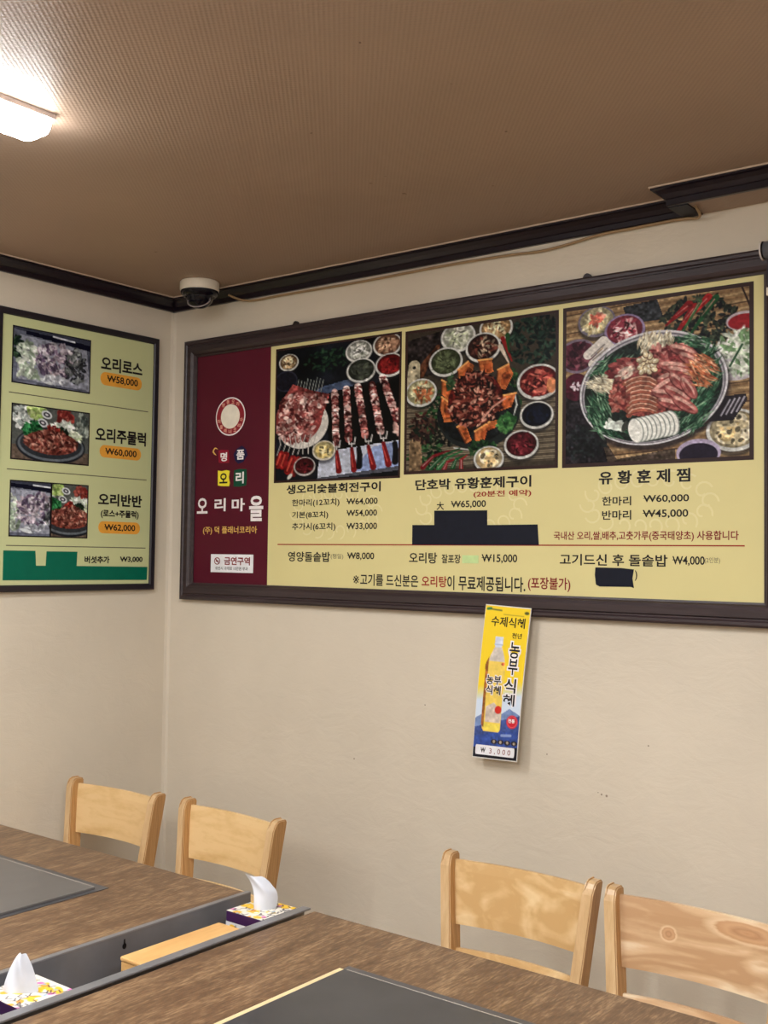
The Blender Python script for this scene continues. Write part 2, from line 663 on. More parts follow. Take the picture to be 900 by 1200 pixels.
M['navy_tape'] = mat_plain('navy_cover_film', rgb(15, 19, 34), 0.42, var=.1)
M['green_film'] = mat_plain('green_cover_film', rgb(0, 98, 76), 0.42, var=.04)
M['pale_green'] = mat_plain('pale_green_tape', rgb(190, 216, 150), 0.5)
M['orange'] = mat_plain('orange_print', rgb(226, 160, 62), 0.42)
M['sticker_white'] = mat_plain('sticker_white', rgb(232, 232, 236), 0.4)
M['emblem_red'] = mat_plain('emblem_red', rgb(142, 36, 48), 0.42)
M['tile_red'] = mat_plain('tile_red', rgb(140, 26, 48), 0.42)
M['tile_navy'] = mat_plain('tile_navy', rgb(28, 24, 62), 0.42)
M['tile_yellow'] = mat_plain('tile_yellow', rgb(236, 220, 60), 0.42)
M['tile_green'] = mat_plain('tile_green', rgb(14, 72, 52), 0.42)
M['cream'] = mat_plain('cream_print', rgb(236, 228, 212), 0.42)
M['dark_metal'] = mat_plain('dark_metal', rgb(50, 44, 46), 0.4, 0.6)
M['white_plastic'] = mat_plain('white_plastic', rgb(224, 214, 196), 0.4, var=.03)
M['dark_dome'] = mat_plain('smoked_dome', rgb(8, 8, 20), 0.1, spec=.3)
M['lens_ring'] = mat_plain('lens_ring', rgb(150, 140, 138), 0.3)
M['cable'] = mat_plain('cable_sheath', rgb(150, 122, 86), 0.5)
M['steel'] = mat_plain('brushed_steel', rgb(150, 150, 154), 0.36, 0.6, var=.12, scale=12)
M['steel_dark'] = mat_plain('dark_steel', rgb(126, 127, 132), 0.42, 0.45, var=.12, scale=9)
M['lid'] = mat_plain('grill_cover_steel', rgb(120, 118, 118), 0.33, 0.55, var=.1, scale=7)
M['lid_dark'] = mat_plain('dark_grill_cover_steel', rgb(84, 84, 88), 0.3, 0.55, var=.16, scale=6)  # cover steel in a darker tone, for the right-hand table
M['lid_rim'] = mat_plain('grill_rim_steel', rgb(104, 103, 106), 0.38, 0.6, var=.1, scale=7)
M['edge_highlight'] = mat_plain('painted_edge_highlight', rgb(232, 224, 214), 0.2, 0.3, var=.03)  # highlight on the covers' far edge, painted as a pale colour
M['glint'] = mat_plain('cream_glint_strip', rgb(238, 214, 166), 0.3, 0.25, var=.05)  # reflection on the right-hand cover's left flange, painted in cream
M['table'] = mat_wood('table_laminate', rgb(58, 41, 30), rgb(106, 79, 56), rgb(178, 146, 108), (24, 3.6, 20), 1.0, rough=.38, bumps=.06, spec=.5, fine=.62)
M['table_edge'] = mat_plain('table_edge_band', rgb(66, 50, 40), 0.45)
M['honey'] = mat_wood('honey_ply', rgb(184, 142, 90), rgb(206, 168, 112), rgb(222, 188, 136), (4, 14, 14), 1.0, bands=2.0, rough=.3, bumps=.04)
M['pale_ply'] = mat_wood('pale_ply', rgb(198, 160, 108), rgb(214, 180, 130), rgb(228, 200, 154), (9, 13, 13), 1.0, bands=3.6, rough=.3, bumps=.04, seed=3.3, fine=.2)
M['knot_ply'] = mat_wood('knotty_ply', rgb(184, 146, 108), rgb(208, 174, 136), rgb(234, 214, 182), (2.6, 17, 17), 1.0, bands=3.4, rough=.3, bumps=.04, seed=5.2, fine=.22,
                         knots=[(-0.075, 0.700, .018, .016), (0.112, 0.741, .085, .022)])
M['post'] = mat_wood('post_wood', rgb(172, 138, 96), rgb(202, 168, 124), rgb(222, 194, 152), (26, 26, 2.2), 1.0, rough=.34, bumps=.05)
M['ply_edge'] = mat_wood('ply_edge', rgb(120, 82, 46), rgb(180, 134, 82), rgb(206, 164, 108), (60, 220, 2), 1.0, rough=.45, bumps=.05)
M['box_wood'] = mat_wood('utensil_box_wood', rgb(196, 144, 84), rgb(214, 166, 104), rgb(228, 186, 126), (30, 3, 24), 1.0, rough=.42, bumps=.05)
M['tissue'] = mat_plain('tissue_paper', rgb(208, 211, 220), 0.9, var=.02)
M['box_print'] = mat_attr('tissue_box_print', 0.45)
M['purple'] = mat_plain('purple_card', rgb(52, 18, 66), 0.45)
M['roller_grey'] = mat_plain('roller_grey', rgb(112, 114, 120), 0.4, 0.3)
M['roller_dark'] = mat_plain('roller_fabric', rgb(40, 38, 44), 0.7)
M['ring'] = mat_plain('roller_ring', rgb(206, 196, 190), 0.35)
M['lamp_base'] = mat_plain('lamp_base', rgb(196, 184, 180), 0.45)
M['poster'] = mat_attr('poster_print', 0.4, .2)
M['poster_card'] = mat_plain('poster_card', rgb(222, 220, 214), 0.5)
M['legs_black'] = mat_plain('black_leg_metal', rgb(34, 33, 34), 0.4, .5)


def mat_emit(name, col, s):
    m, nt, bs = new_mat(name)
    bs.inputs['Base Color'].default_value = (.9, .9, .9, 1)
    bs.inputs['Emission Color'].default_value = col + (1,)
    bs.inputs['Emission Strength'].default_value = s
    return m


M['lamp_light'] = mat_emit('lamp_diffuser_side', LAMP_COLOUR, LAMP_SIDE)
M['lamp_down'] = mat_emit('lamp_diffuser_underside', LAMP_COLOUR, LAMP_DOWN)

# ------------------------------------------------------------------ the room
CEIL = 2.597
RX, RY = 5.7, -6.4


def struct(name, b, mat, bev=0):
    return tag(box_obj(name, b, mat, None, bev), None, kind='structure')


struct('floor', (-.1, RX + .1, RY - .1, .1, -.1, 0), M['floor'])
struct('ceiling', (-.1, RX + .1, RY - .1, .1, CEIL, CEIL + .1), M['ceiling'])
struct('wall_back', (0, RX, 0, .1, 0, CEIL), M['wall_marked'])
struct('wall_left', (-.1, 0, RY, .1, 0, CEIL), M['wall'])
struct('wall_right', (RX, RX + .1, RY, .1, 0, CEIL), M['wall'])
struct('wall_front', (-.1, RX + .1, RY - .1, RY, 0, CEIL), M['wall'])

# boxed-in beam along the back wall, right part
BX, BY, BZ = 2.148, -.115, 2.549
struct('trim_4', (BX, RX, BY, 0, BZ, CEIL), M['ceiling'])

tag(box_obj('trim_7', (BX - .012, 2.190, BY, -.004, BZ - .004, BZ), M['navy_tape']), None, kind='structure')

# dark crown mouldings: profile (off the wall, below the ceiling)
CROWN = [(0, 0), (.045, 0), (.045, .009), (.036, .011), (.026, .02), (.017, .031), (.013, .033), (.013, .048), (.010, .050), (0, .050)]


def crown(name, place, t0, t1, mitre0=0.0, mitre1=0.0, mat=None, prof=CROWN):
    bm = bmesh.new()
    a = [bm.verts.new(place(p, CEIL - d, t0 + mitre0 * p)) for p, d in prof]
    b = [bm.verts.new(place(p, CEIL - d, t1 + mitre1 * p)) for p, d in prof]
    n = len(prof)
    for k in range(n):
        bm.faces.new((a[k], a[(k + 1) % n], b[(k + 1) % n], b[k]))
    bm.faces.new(a)
    bm.faces.new(b)
    o = bm_obj(name, bm, mat or M['crown'])
    return tag(o, None, kind='structure')


LIP = [(.045, 0), (.0485, 0), (.0485, .004), (.045, .004)]


def crown_with_lip(name, place, t0, t1, m0=0.0, m1=0.0):
    o = crown(name, place, t0, t1, m0, m1)
    c = crown('caulk_line', place, t0, t1, m0, m1, M['caulk'], LIP)
    del c['kind']
    c.parent = o
    return o


crown_with_lip('trim_1', lambda p, z, t: (t, -p, z), 0, BX - .002, 1, 0)
crown_with_lip('trim_2', lambda p, z, t: (p, t, z), RY, 0, 0, -1)
crown_with_lip('trim_3', lambda p, z, t: (t, BY - p, z), BX, RX, -1, 0)
crown_with_lip('trim_5', lambda p, z, t: (BX - p, t, z), BY, -.051, -1, 0)
# pale filled seam in the corner
bm = bmesh.new()
prism(bm, [(0, 0), (.016, 0), (.004, -.004), (0, -.016)], 0, 2.545, lambda u, v, t: (u, v, t))
tag(bm_obj('trim_6', bm, M['wall']), None, kind='structure')

# ------------------------------------------------------------------ lamps
LAMP_LABELS = ['white linear ceiling lamp at the upper left of the photo, its rounded end showing',
               'white linear ceiling lamp over the right-hand table, just above the frame',
               'unseen white linear ceiling lamp added behind the camera nearest the left wall',
               'unseen white linear ceiling lamp added behind the camera in the middle row',
               'unseen white linear ceiling lamp added at the right, near the back wall',
               'unseen white linear ceiling lamp added behind the camera at the right']


def make_lamp(x, y, label):
    t = thing('ceiling_lamp', label, 'lamp', (x, y, CEIL), 0, 'linear ceiling lamps')
    Ln = 1.22
    box_obj('base', (-.042, .042, -Ln, 0, -.013, 0), M['lamp_base'], t, .002)
    # diffuser with rounded shoulders and rounded ends
    bm = bmesh.new()
    sec = [(.038, -.013), (.041, -.024), (.040, -.038), (.036, -.050), (.029, -.057), (-.029, -.057), (-.036, -.050), (-.040, -.038), (-.041, -.024), (-.038, -.013)]
    rings = []
    for y0, sc in [(-Ln + .004, .45), (-Ln + .008, .72), (-Ln + .016, .9), (-Ln + .03, 1), (-.034, 1), (-.020, .92), (-.011, .75), (-.006, .5)]:
        rings.append([bm.verts.new((u * (.6 + .4 * sc), y0, -.013 + (v + .013) * sc)) for u, v in sec])
    for i, (a, b) in enumerate(zip(rings, rings[1:])):
        for k in range(9):
            f = bm.faces.new((a[k], a[k + 1], b[k + 1], b[k]))
            if k == 4:
                f.material_index = 1
    bm.faces.new(rings[0])
    bm.faces.new(rings[-1])
    d = bm_obj('diffuser', bm, M['lamp_light'], t, True)
    d.data.materials.append(M['lamp_down'])
    return t


for (x, y), lb in zip(LAMP_SPOTS, LAMP_LABELS):
    make_lamp(x, y, lb)

# ------------------------------------------------------------------ food pictures
MEAT = [(134, 66, 64), (186, 124, 118), (216, 174, 166), (98, 40, 42), (164, 96, 90), (228, 196, 188)]
GREENS = [(28, 58, 34), (40, 78, 44), (20, 40, 28), (58, 96, 56)]


def pic_skewers():
    p = Pic(150, 168, (27, 30, 38), 3)
    p.mottle(.25, 'big')
    p.leaves(.43, .12, .20, .09, 90, [(34, 58, 44), (26, 44, 38), (44, 70, 50), (22, 34, 34)])
    p.poly([(.27, .36), (.40, .31), (.66, .27), (.72, .31), (.50, .355), (.30, .385)], (76, 92, 124), .12)
    p.poly([(.42, .39), (1, .30), (1, .78), (.45, .80)], (17, 16, 19))
    for i in range(9):
        p.line([(.19 + i * .026, .24 + .01 * (i % 3)), (.16 + i * .026, .38)], .006, (150, 156, 150))
    p.bowl(.10, .10, .085, [(150, 120, 84), (190, 160, 120), (110, 80, 54), (214, 196, 160)], n=45, size=.016)
    p.ell(.08, .24, .10, .09, (52, 52, 68))
    p.ell(.08, .24, .088, .078, (34, 33, 46), tex=.1)
    p.bowl(.68, .085, .105, [(170, 172, 162), (200, 204, 196), (120, 126, 112), (222, 222, 216)], n=60, size=.018, stretch=4)
    p.bowl(.90, .065, .11, [(140, 96, 74), (176, 132, 104), (110, 70, 54), (196, 160, 130)], n=55, size=.017)
    p.bowl(.70, .225, .115, [(66, 72, 62), (80, 86, 72), (54, 58, 52)], n=40, size=.02)
    p.bowl(.92, .21, .11, [(134, 28, 30), (158, 40, 38), (104, 20, 24)], n=50, size=.017)
    # heap of skewered duck on a plate
    p.ell(.23, .58, .215, .20, (214, 208, 200), rot=-20)
    p.ell(.19, .54, .20, .19, (150, 62, 60))
    p.poly([(.02, .42), (.14, .27), (.30, .33), (.45, .37), (.40, .52), (.28, .72), (.03, .66)], (146, 66, 64), .3)
    p.bits(.19, .46, .17, .14, 260, .015, MEAT, 1.7)
    p.bits(.17, .60, .16, .13, 250, .015, MEAT, 1.7)
    p.bits(.34, .42, .09, .06, 70, .014, MEAT, 1.7)
    for i in range(8):
        u = .03 + .045 * i
        p.line([(u, .66), (u + .01 - .03 * (i > 4), .72), (u - .02, .80)], .008, (176, 172, 166))
    for a, b in (((.05, .79), (.02, .87)), ((.09, .80), (.06, .88)), ((.15, .83), (.11, .92)), ((.20, .84), (.15, .94))):
        p.line([a, b], .055, (136, 28, 30), .07, .15)
        p.line([(a[0] - .01, a[1]), (b[0] - .01, b[1])], .014, (206, 74, 60))
    p.ell(.125, .965, .03, .014, (220, 216, 206), -50)
    # five skewers laid on the black grill
    sk = [((.49, .36), (.51, .745), 8), ((.585, .345), (.61, .72), 8), ((.675, .335), (.74, .70), 8), ((.785, .335), (.86, .68), 8), ((.865, .29), (.98, .60), 7)]
    for (a, b, n) in sk:
        for i in range(n):
            t0, t1 = i / n, (i + .9) / n
            c = MEAT[[0, 5, 3, 4, 5, 0, 2, 3][(i + int(a[0] * 30)) % 8]]
            q0 = (a[0] + (b[0] - a[0]) * t0, a[1] + (b[1] - a[1]) * t0)
            q1 = (a[0] + (b[0] - a[0]) * t1, a[1] + (b[1] - a[1]) * t1)
            p.line([q0, q1], .050, c, .056, .35)
            p.line([(q0[0] - .024, q0[1]), (q0[0] + .024, q0[1] + .006)], .008, (40, 22, 24), alpha=.7)
            p.bits((q0[0] + q1[0]) / 2, (q0[1] + q1[1]) / 2, .026, .022, 9, .009, MEAT, 1.6)
    p.bits(.985, .66, .03, .04, 10, .02, [(222, 190, 180), (196, 150, 140)])
    p.poly([(.36, .985), (.37, .86), (.48, .79), (1, .745), (1, .935)], (188, 194, 212), .03)
    p.poly([(.62, .955), (.80, .78), (1, .75), (1, .935)], (134, 156, 212), .03, .8)
    p.poly([(.36, .985), (1, .925), (1, .955), (.36, 1)], (86, 88, 100))
    for (u, v, du, dv) in ((.515, .80, .02, .14), (.635, .785, .02, .15), (.765, .775, .04, .15), (.88, .76, .04, .15)):
        p.line([(u - .028, v - .075), (u - .02, v - .035), (u + .02, v - .035), (u + .028, v - .08)], .009, (196, 192, 190))
        p.line([(u, v - .04), (u, v)], .01, (190, 186, 184))
        p.line([(u, v), (u + du, v + dv)], .028, (132, 26, 30), .05)
        p.line([(u - .006, v + .02), (u + du - .008, v + dv - .02)], .008, (206, 72, 64))
    for (u, v) in ((.69, .785), (.965, .765)):
        p.line([(u, v), (u + .008, v + .05), (u + .005, v + .13)], .038, (22, 22, 28), .05)
    p.bowl(.41, .785, .095, [(222, 204, 140), (238, 224, 172), (200, 176, 104)], rim=(206, 198, 182), n=40, size=.022, stretch=1.3)
    p.bowl(.25, .895, .092, [(96, 26, 34), (124, 40, 46), (74, 20, 28)], rim=(180, 172, 168), n=40, size=.018)
    return p


def pic_pumpkin():
    p = Pic(182, 178, (70, 62, 52), 5)
    for i in range(40):
        v = .50 + i * .0125
        p.line([(0, v), (1, v - .03)], .008, (150, 136, 112) if i % 3 else (96, 84, 68), alpha=.8)
    p.poly([(.0, .05), (.3, .0), (.25, .3), (.0, .35)], (44, 38, 38), .4)
    p.leaves(.86, .15, .18, .16, 260, [(26, 44, 40), (36, 60, 50), (20, 32, 34), (52, 78, 62)])
    p.leaves(.20, .58, .10, .16, 120, GREENS)
    p.leaves(.15, .88, .14, .12, 120, GREENS)
    p.leaves(.73, .48, .06, .14, 80, GREENS)
    p.leaves(.30, .72, .12, .10, 90, [(30, 34, 30), (24, 28, 28), (56, 60, 50)])
    p.line([(.09, .30), (.14, .22), (.22, .12)], .07, (96, 58, 40), .03, .3)
    p.line([(.04, .37), (.05, .24)], .10, (190, 178, 146), .085, .15)
    p.ell(.05, .25, .012, .012, (40, 40, 44))
    p.leaves(.10, .68, .08, .10, 50, [(70, 40, 36), (96, 58, 50), (52, 30, 30)])
    p.poly([(.02, .78), (.10, .74), (.12, 1), (.02, 1)], (128, 104, 76), .2)
    p.leaves(.12, .70, .10, .10, 60, [(64, 40, 36), (40, 30, 30), (86, 60, 50), (30, 44, 34)], .014)
    W1 = [(206, 208, 190), (188, 190, 170), (226, 226, 212), (150, 158, 130)]
    p.bowl(.36, .07, .12, W1, n=60, size=.02, stretch=4)
    p.bowl(.615, .045, .11, [(190, 150, 100), (214, 178, 130), (166, 120, 76), (232, 206, 164)], n=60, size=.018, stretch=3)
    p.bowl(.275, .235, .118, [(86, 96, 66), (104, 114, 80), (70, 78, 56)], n=90, size=.012, stretch=7)
    p.bowl(.53, .165, .118, [(76, 44, 38), (120, 62, 50), (52, 36, 32), (150, 130, 108)], n=70, size=.022, stretch=4)
    p.bowl(.10, .435, .115, [(206, 200, 150), (222, 218, 176), (186, 176, 116), (168, 96, 60)], n=60, size=.022, stretch=4)
    for (a, b, c) in (((.66, .12), (.72, .28), (150, 34, 32)), ((.69, .1), (.70, .22), (40, 84, 44)), ((.645, .17), (.70, .29), (206, 190, 170))):
        p.line([a, b], .03, c, .008)
    # dark plate, pumpkin skin and wedges
    p.ell(.50, .61, .28, .25, (40, 46, 46))
    p.line([(.74, .50), (.755, .58), (.73, .66)], .010, (196, 200, 196))
    p.line([(.34, .845), (.45, .865), (.52, .855)], .008, (186, 190, 188))
    p.ell(.48, .60, .26, .215, (26, 30, 32), tex=.3)
    OR = (196, 106, 54)
    for pts in ([(.25, .36), (.31, .40), (.34, .50), (.30, .52), (.25, .46)], [(.25, .48), (.30, .52), (.33, .66), (.27, .66), (.24, .56)],
                [(.36, .30), (.43, .25), (.47, .28), (.45, .37), (.37, .39)], [(.50, .25), (.59, .25), (.60, .34), (.52, .36)],
                [(.63, .33), (.70, .30), (.73, .37), (.68, .47), (.62, .45)], [(.66, .51), (.75, .50), (.72, .59), (.62, .62), (.64, .54)],
                [(.36, .70), (.41, .67), (.46, .80), (.42, .82)], [(.48, .74), (.58, .68), (.64, .67), (.66, .69), (.55, .73), (.52, .83), (.48, .80)]):
        p.poly(pts, OR, .12)
        cu, cv = sum(q[0] for q in pts) / len(pts), sum(q[1] for q in pts) / len(pts)
        p.poly([((q[0] - cu) * .6 + cu + .01, (q[1] - cv) * .6 + cv + .01) for q in pts], (166, 78, 38), .25)
        p.line([pts[-1], pts[0]], .008, (110, 56, 34))
        p.line([pts[0], pts[1]], .012, (238, 168, 92))
    DM = [(104, 44, 36), (134, 62, 50), (74, 30, 26), (170, 100, 82), (44, 22, 22), (206, 150, 126), (30, 18, 20)]
    p.ell(.48, .52, .185, .175, (96, 30, 26), tex=.3)
    p.bits(.47, .43, .14, .10, 260, .012, DM, 3.4)
    p.bits(.47, .58, .17, .12, 320, .012, DM, 2.6)
    p.bits(.58, .56, .08, .08, 90, .012, DM, 3.4)
    p.line([(.53, .66), (.60, .58), (.68, .53)], .014, (214, 150, 130), .01)
    p.leaves(.69, .70, .055, .06, 60, [(60, 116, 60), (44, 92, 50), (84, 140, 76)], .014)
    p.leaves(.53, .86, .09, .05, 70, GREENS)
    p.leaves(.31, .38, .025, .05, 20, [(70, 100, 64), (50, 84, 52)])
    for (a, b, c, w0) in (((.12, .97), (.31, .86), (124, 26, 36), .035), ((.17, .99), (.38, .85), (30, 88, 50), .03), ((.23, .99), (.40, .87), (44, 116, 66), .028),
                          ((.27, 1.), (.36, .92), (142, 36, 42), .03), ((.33, .99), (.42, .90), (30, 92, 50), .032), ((.39, 1.), (.43, .90), (150, 36, 42), .03)):
        m = ((a[0] + b[0]) / 2 - .02, (a[1] + b[1]) / 2 - .02)
        p.line([a, m, b], w0, c, .008)
        p.line([(a[0], a[1] - .01), m], .006, (200, 190, 180), .003, alpha=.6)
    p.bowl(.575, .935, .10, [(226, 204, 160), (240, 228, 196), (200, 170, 118)], n=45, size=.026, stretch=1.2)
    RM = [(134, 40, 40), (164, 62, 56), (106, 28, 32), (190, 96, 82)]
    p.bowl(.89, .44, .135, RM, n=90, size=.02, stretch=3)
    p.ell(.97, .47, .03, .05, (206, 128, 84), tex=.1)
    p.bowl(.88, .66, .105, [(20, 26, 46), (24, 30, 52)], n=10, size=.03)
    p.bowl(.785, .85, .11, [(104, 30, 40), (132, 48, 56), (84, 22, 32)], n=70, size=.016, stretch=3)
    return p


def pic_pan():
    p = Pic(230, 218, (150, 120, 84), 9)
    for i in range(44):
        v = i * .0235
        c = (178, 148, 106) if i % 2 else (134, 104, 72)
        p.line([(0, v + .02), (1, v - .04)], .013, c, tex=.1)
        if i % 5 == 0:
            p.line([(0, v + .03), (1, v - .03)], .006, (84, 60, 44))
    p.poly([(0, .48), (.12, .5), (.2, .8), (.25, 1), (0, 1)], (46, 40, 44), .3)
    p.leaves(.10, .86, .14, .10, 160, [(26, 42, 38), (36, 58, 48), (20, 28, 30)])
    p.poly([(.0, .62), (.10, .62), (.30, .98), (.62, .93), (.62, 1), (0, 1)], (38, 34, 40), .4, .6)
    p.poly([(.33, .02), (.52, .0), (.56, .13), (.36, .13)], (48, 50, 54), .4)
    p.leaves(.74, .17, .20, .15, 300, [(34, 40, 40), (46, 56, 46), (26, 30, 34), (66, 76, 58)])
    for (a, b, c, w0) in (((.69, .06), (.57, .17), (160, 30, 34), .045), ((.72, .08), (.61, .25), (150, 26, 32), .045), ((.79, .03), (.66, .18), (168, 34, 36), .04),
                          ((.75, .05), (.66, .22), (60, 106, 62), .02), ((.83, .04), (.70, .24), (34, 92, 52), .035)):
        p.line([a, b], w0, c, .012, .1)
        p.line([(a[0] - .008, a[1] + .01), ((a[0] + b[0]) / 2 - .008, (a[1] + b[1]) / 2)], .006, (226, 150, 140), .003, alpha=.7)
    p.bowl(.18, .09, .11, [(206, 194, 150), (226, 216, 180), (186, 168, 120)], rim=(120, 112, 128), n=60, size=.02, stretch=4)
    p.bits(.19, .075, .05, .03, 14, .014, [(214, 110, 90), (230, 150, 130)], 2.5)
    p.bowl(.34, .17, .115, [(170, 60, 80), (200, 100, 112), (146, 44, 64), (222, 170, 170)], rim=(150, 130, 170), n=70, size=.02, stretch=3)
    p.ell(.07, .30, .115, .105, (128, 112, 130))
    p.ell(.07, .30, .10, .09, (76, 34, 48), tex=.3)
    p.bits(.07, .29, .09, .07, 60, .018, [(92, 40, 56), (116, 64, 76), (60, 26, 40)])
    p.ell(.06, .50, .075, .085, (92, 30, 50), tex=.1)
    p.bits(.06, .50, .03, .028, 9, .010, [(214, 196, 206)], 2)
    p.ell(.97, .20, .09, .055, (196, 180, 186))
    p.ell(.97, .205, .08, .045, (168, 36, 44))
    p.ell(.95, .42, .15, .12, (196, 190, 196), rot=-15)
    p.bits(.95, .38, .12, .12, 150, .018, [(214, 222, 206), (190, 204, 182), (236, 238, 230), (120, 156, 110)], 4)
    p.line([(.90, .46), (.96, .34)], .012, (40, 92, 56))
    p.bowl(.92, .84, .14, [(206, 190, 150), (226, 214, 184), (190, 166, 116)], n=60, size=.026, stretch=1.3)
    p.ell(.74, .965, .115, .08, (180, 166, 196))
    p.ell(.74, .975, .10, .066, (46, 38, 56))
    p.line([(.96, .0), (1., .12)], .010, (60, 44, 40))
    # the big pan with two handles
    p.line([(.13, .30), (.22, .22), (.26, .27), (.16, .36)], .055, (222, 214, 206), .055)
    p.line([(.15, .31), (.225, .245)], .01, (150, 140, 136))
    p.line([(.16, .335), (.24, .27)], .01, (150, 140, 136))
    p.poly([(.79, .71), (.88, .635), (.98, .63), (.985, .67), (.92, .78), (.80, .78)], (46, 38, 48), .1)
    for k in range(4):
        p.line([(.855 + k * .026, .75 - k * .006), (.90 + k * .024, .66 - k * .004)], .008, (170, 164, 176))
    p.ell(.49, .57, .415, .345, (44, 36, 42), rot=-8, soft=5, alpha=.8)
    p.ell(.487, .548, .405, .333, (214, 212, 218), rot=-8)
    p.ell(.487, .550, .394, .322, (120, 114, 124), rot=-8)
    p.ell(.487, .552, .386, .314, (176, 172, 180), rot=-8)
    p.ell(.487, .556, .378, .306, (34, 46, 40), rot=-8, tex=.3)
    GR = [(34, 74, 52), (54, 100, 70), (24, 54, 40), (96, 140, 106), (40, 86, 60), (130, 166, 134)]
    p.bits(.28, .41, .13, .07, 120, .011, GR, 9, -38)
    p.bits(.20, .66, .065, .11, 130, .011, GR, 10, 62)
    p.bits(.26, .80, .08, .05, 60, .011, GR, 9, 35)
    p.bits(.79, .50, .055, .17, 190, .011, GR, 9, -60)
    p.bits(.70, .72, .09, .10, 130, .011, GR, 9, -42)
    p.bits(.70, .29, .10, .035, 70, .010, GR, 7, 18)
    EN = [(216, 206, 176), (232, 226, 202), (190, 176, 144), (206, 196, 168), (166, 150, 124)]
    p.bits(.51, .275, .10, .06, 170, .009, EN, 5, -75)
    p.bits(.22, .50, .075, .04, 150, .009, EN, 11, 32)
    # red and pink meat
    p.ell(.49, .53, .22, .185, (142, 66, 60), rot=-8, tex=.3)
    RD = [(166, 78, 76), (186, 104, 98), (138, 54, 56), (200, 132, 122), (116, 40, 44)]
    p.bits(.36, .42, .10, .065, 90, .017, RD, 2.4, 10)
    p.bits(.58, .36, .12, .06, 110, .016, RD, 3)
    for k in range(8):
        o = .003 * k
        for dv, wd, c in ((0, .030, (160 + (k % 2) * 14, 94, 72)), (-.012, .008, (214, 164, 138)), (.012, .006, (112, 54, 46))):
            p.line([(.345 + o, .512 + k * .028 + dv), (.385, .490 + k * .028 + dv), (.43, .482 + k * .028 + dv), (.48, .492 + k * .028 + dv), (.515, .518 + k * .027 + dv)], wd, c, wd * .8, .1)
    p.bits(.31, .60, .05, .065, 70, .015, [(140, 58, 52), (170, 88, 76), (118, 42, 42), (190, 116, 102)], 2)
    for (u, v, r, q) in ((.66, .34, 25, 1), (.70, .40, 35, .9), (.61, .43, 12, 1), (.60, .49, -12, 1), (.65, .47, 22, 1), (.55, .55, -35, .9), (.57, .60, 18, 1), (.63, .60, 35, 1), (.60, .66, 22, 1), (.67, .67, 38, 1), (.64, .53, 48, .9), (.69, .57, 60, .9)):
        p.ell(u, v, .082 * q, .032, (112, 46, 46), r, .1)
        p.ell(u, v - .004, .080 * q, .029, (176, 98, 92), r, .12)
        p.ell(u - .004, v - .014, .070 * q, .015, (214, 160, 146), r, .1)
        p.ell(u, v + .004, .055 * q, .009, (150, 70, 68), r, .1)
    p.bits(.755, .47, .065, .09, 110, .010, [(196, 112, 70), (210, 140, 98), (166, 82, 52), (224, 170, 130)], 8, 38)
    p.bits(.35, .44, .06, .025, 14, .013, [(226, 206, 186), (210, 180, 166)], 2.4, -45)
    for k in range(17):
        t = k * 2.4
        r = .055 * math.sqrt(k / 17)
        u, v = .465 + r * math.cos(t), .395 + 1.15 * r * math.sin(t)
        p.ell(u, v + .005, .020, .016, (120, 84, 66), t * 57)
        p.ell(u, v, .018, .0135, (228, 210, 168), t * 57, .06)
        p.ell(u - .004, v - .004, .008, .005, (250, 244, 222), t * 57)
    # white radish slices
    p.bits(.28, .765, .05, .03, 14, .016, [(214, 220, 210), (196, 204, 196)], 2)
    for k in range(9):
        u = .60 - k * .024
        p.ell(u, .775 + .004 * k, .042, .075, (150, 158, 150), -12)
        p.ell(u - .004, .775 + .004 * k, .039, .071, (238, 238, 230), -12)
    p.ell(.345, .775, .016, .034, (70, 72, 66), 20)
    # thin highlight of the polished rim
    return p


def pic_raw(W=110, H=72, seed=21, half=False):
    p = Pic(W, H, (104, 108, 126), seed)
    p.mottle(.15)
    s = 1.9 if half else 1.0
    p.poly([(0, 0), (1, 0), (1, .10), (0, .04)], (70, 74, 92))
    p.poly([(.15, .03), (1, .09), (1, .20), (.15, .10)], (26, 28, 50))
    p.line([(.50, .05), (.78, .08)], .02, (222, 226, 236))
    p.poly([(.08, .12), (.95, .20), (1, .96), (.04, .92)], (150, 154, 170), .1)
    p.leaves(.05, .35, .07, .14, 50, [(34, 60, 44), (26, 44, 38), (70, 96, 72)], .02)
    V = [(200, 212, 196), (176, 192, 172), (220, 228, 216), (150, 170, 146)]
    p.bits(.18, .50, .13 * s, .18, 70, .028 * s, V, 2.2)
    p.bits(.20, .80, .12 * s, .05, 24, .03 * s, V, 2.2)
    R = [(150, 134, 150), (118, 100, 124), (190, 178, 190), (206, 200, 208), (92, 78, 102), (170, 154, 164)]
    p.bits(.55, .50, .26, .22, 190, .024 * s, R, 2.4)
    p.bits(.80, .55, .13, .22, 110, .022 * s, [(74, 76, 80), (104, 108, 108), (140, 146, 146), (52, 54, 62)], 2.4)
    p.ell(.42, .90, .09 * s, .025 * s, (214, 220, 224), 15)
    p.bits(.55, .84, .14, .04, 20, .026 * s, [(200, 204, 212), (170, 174, 186)], 2)
    return p


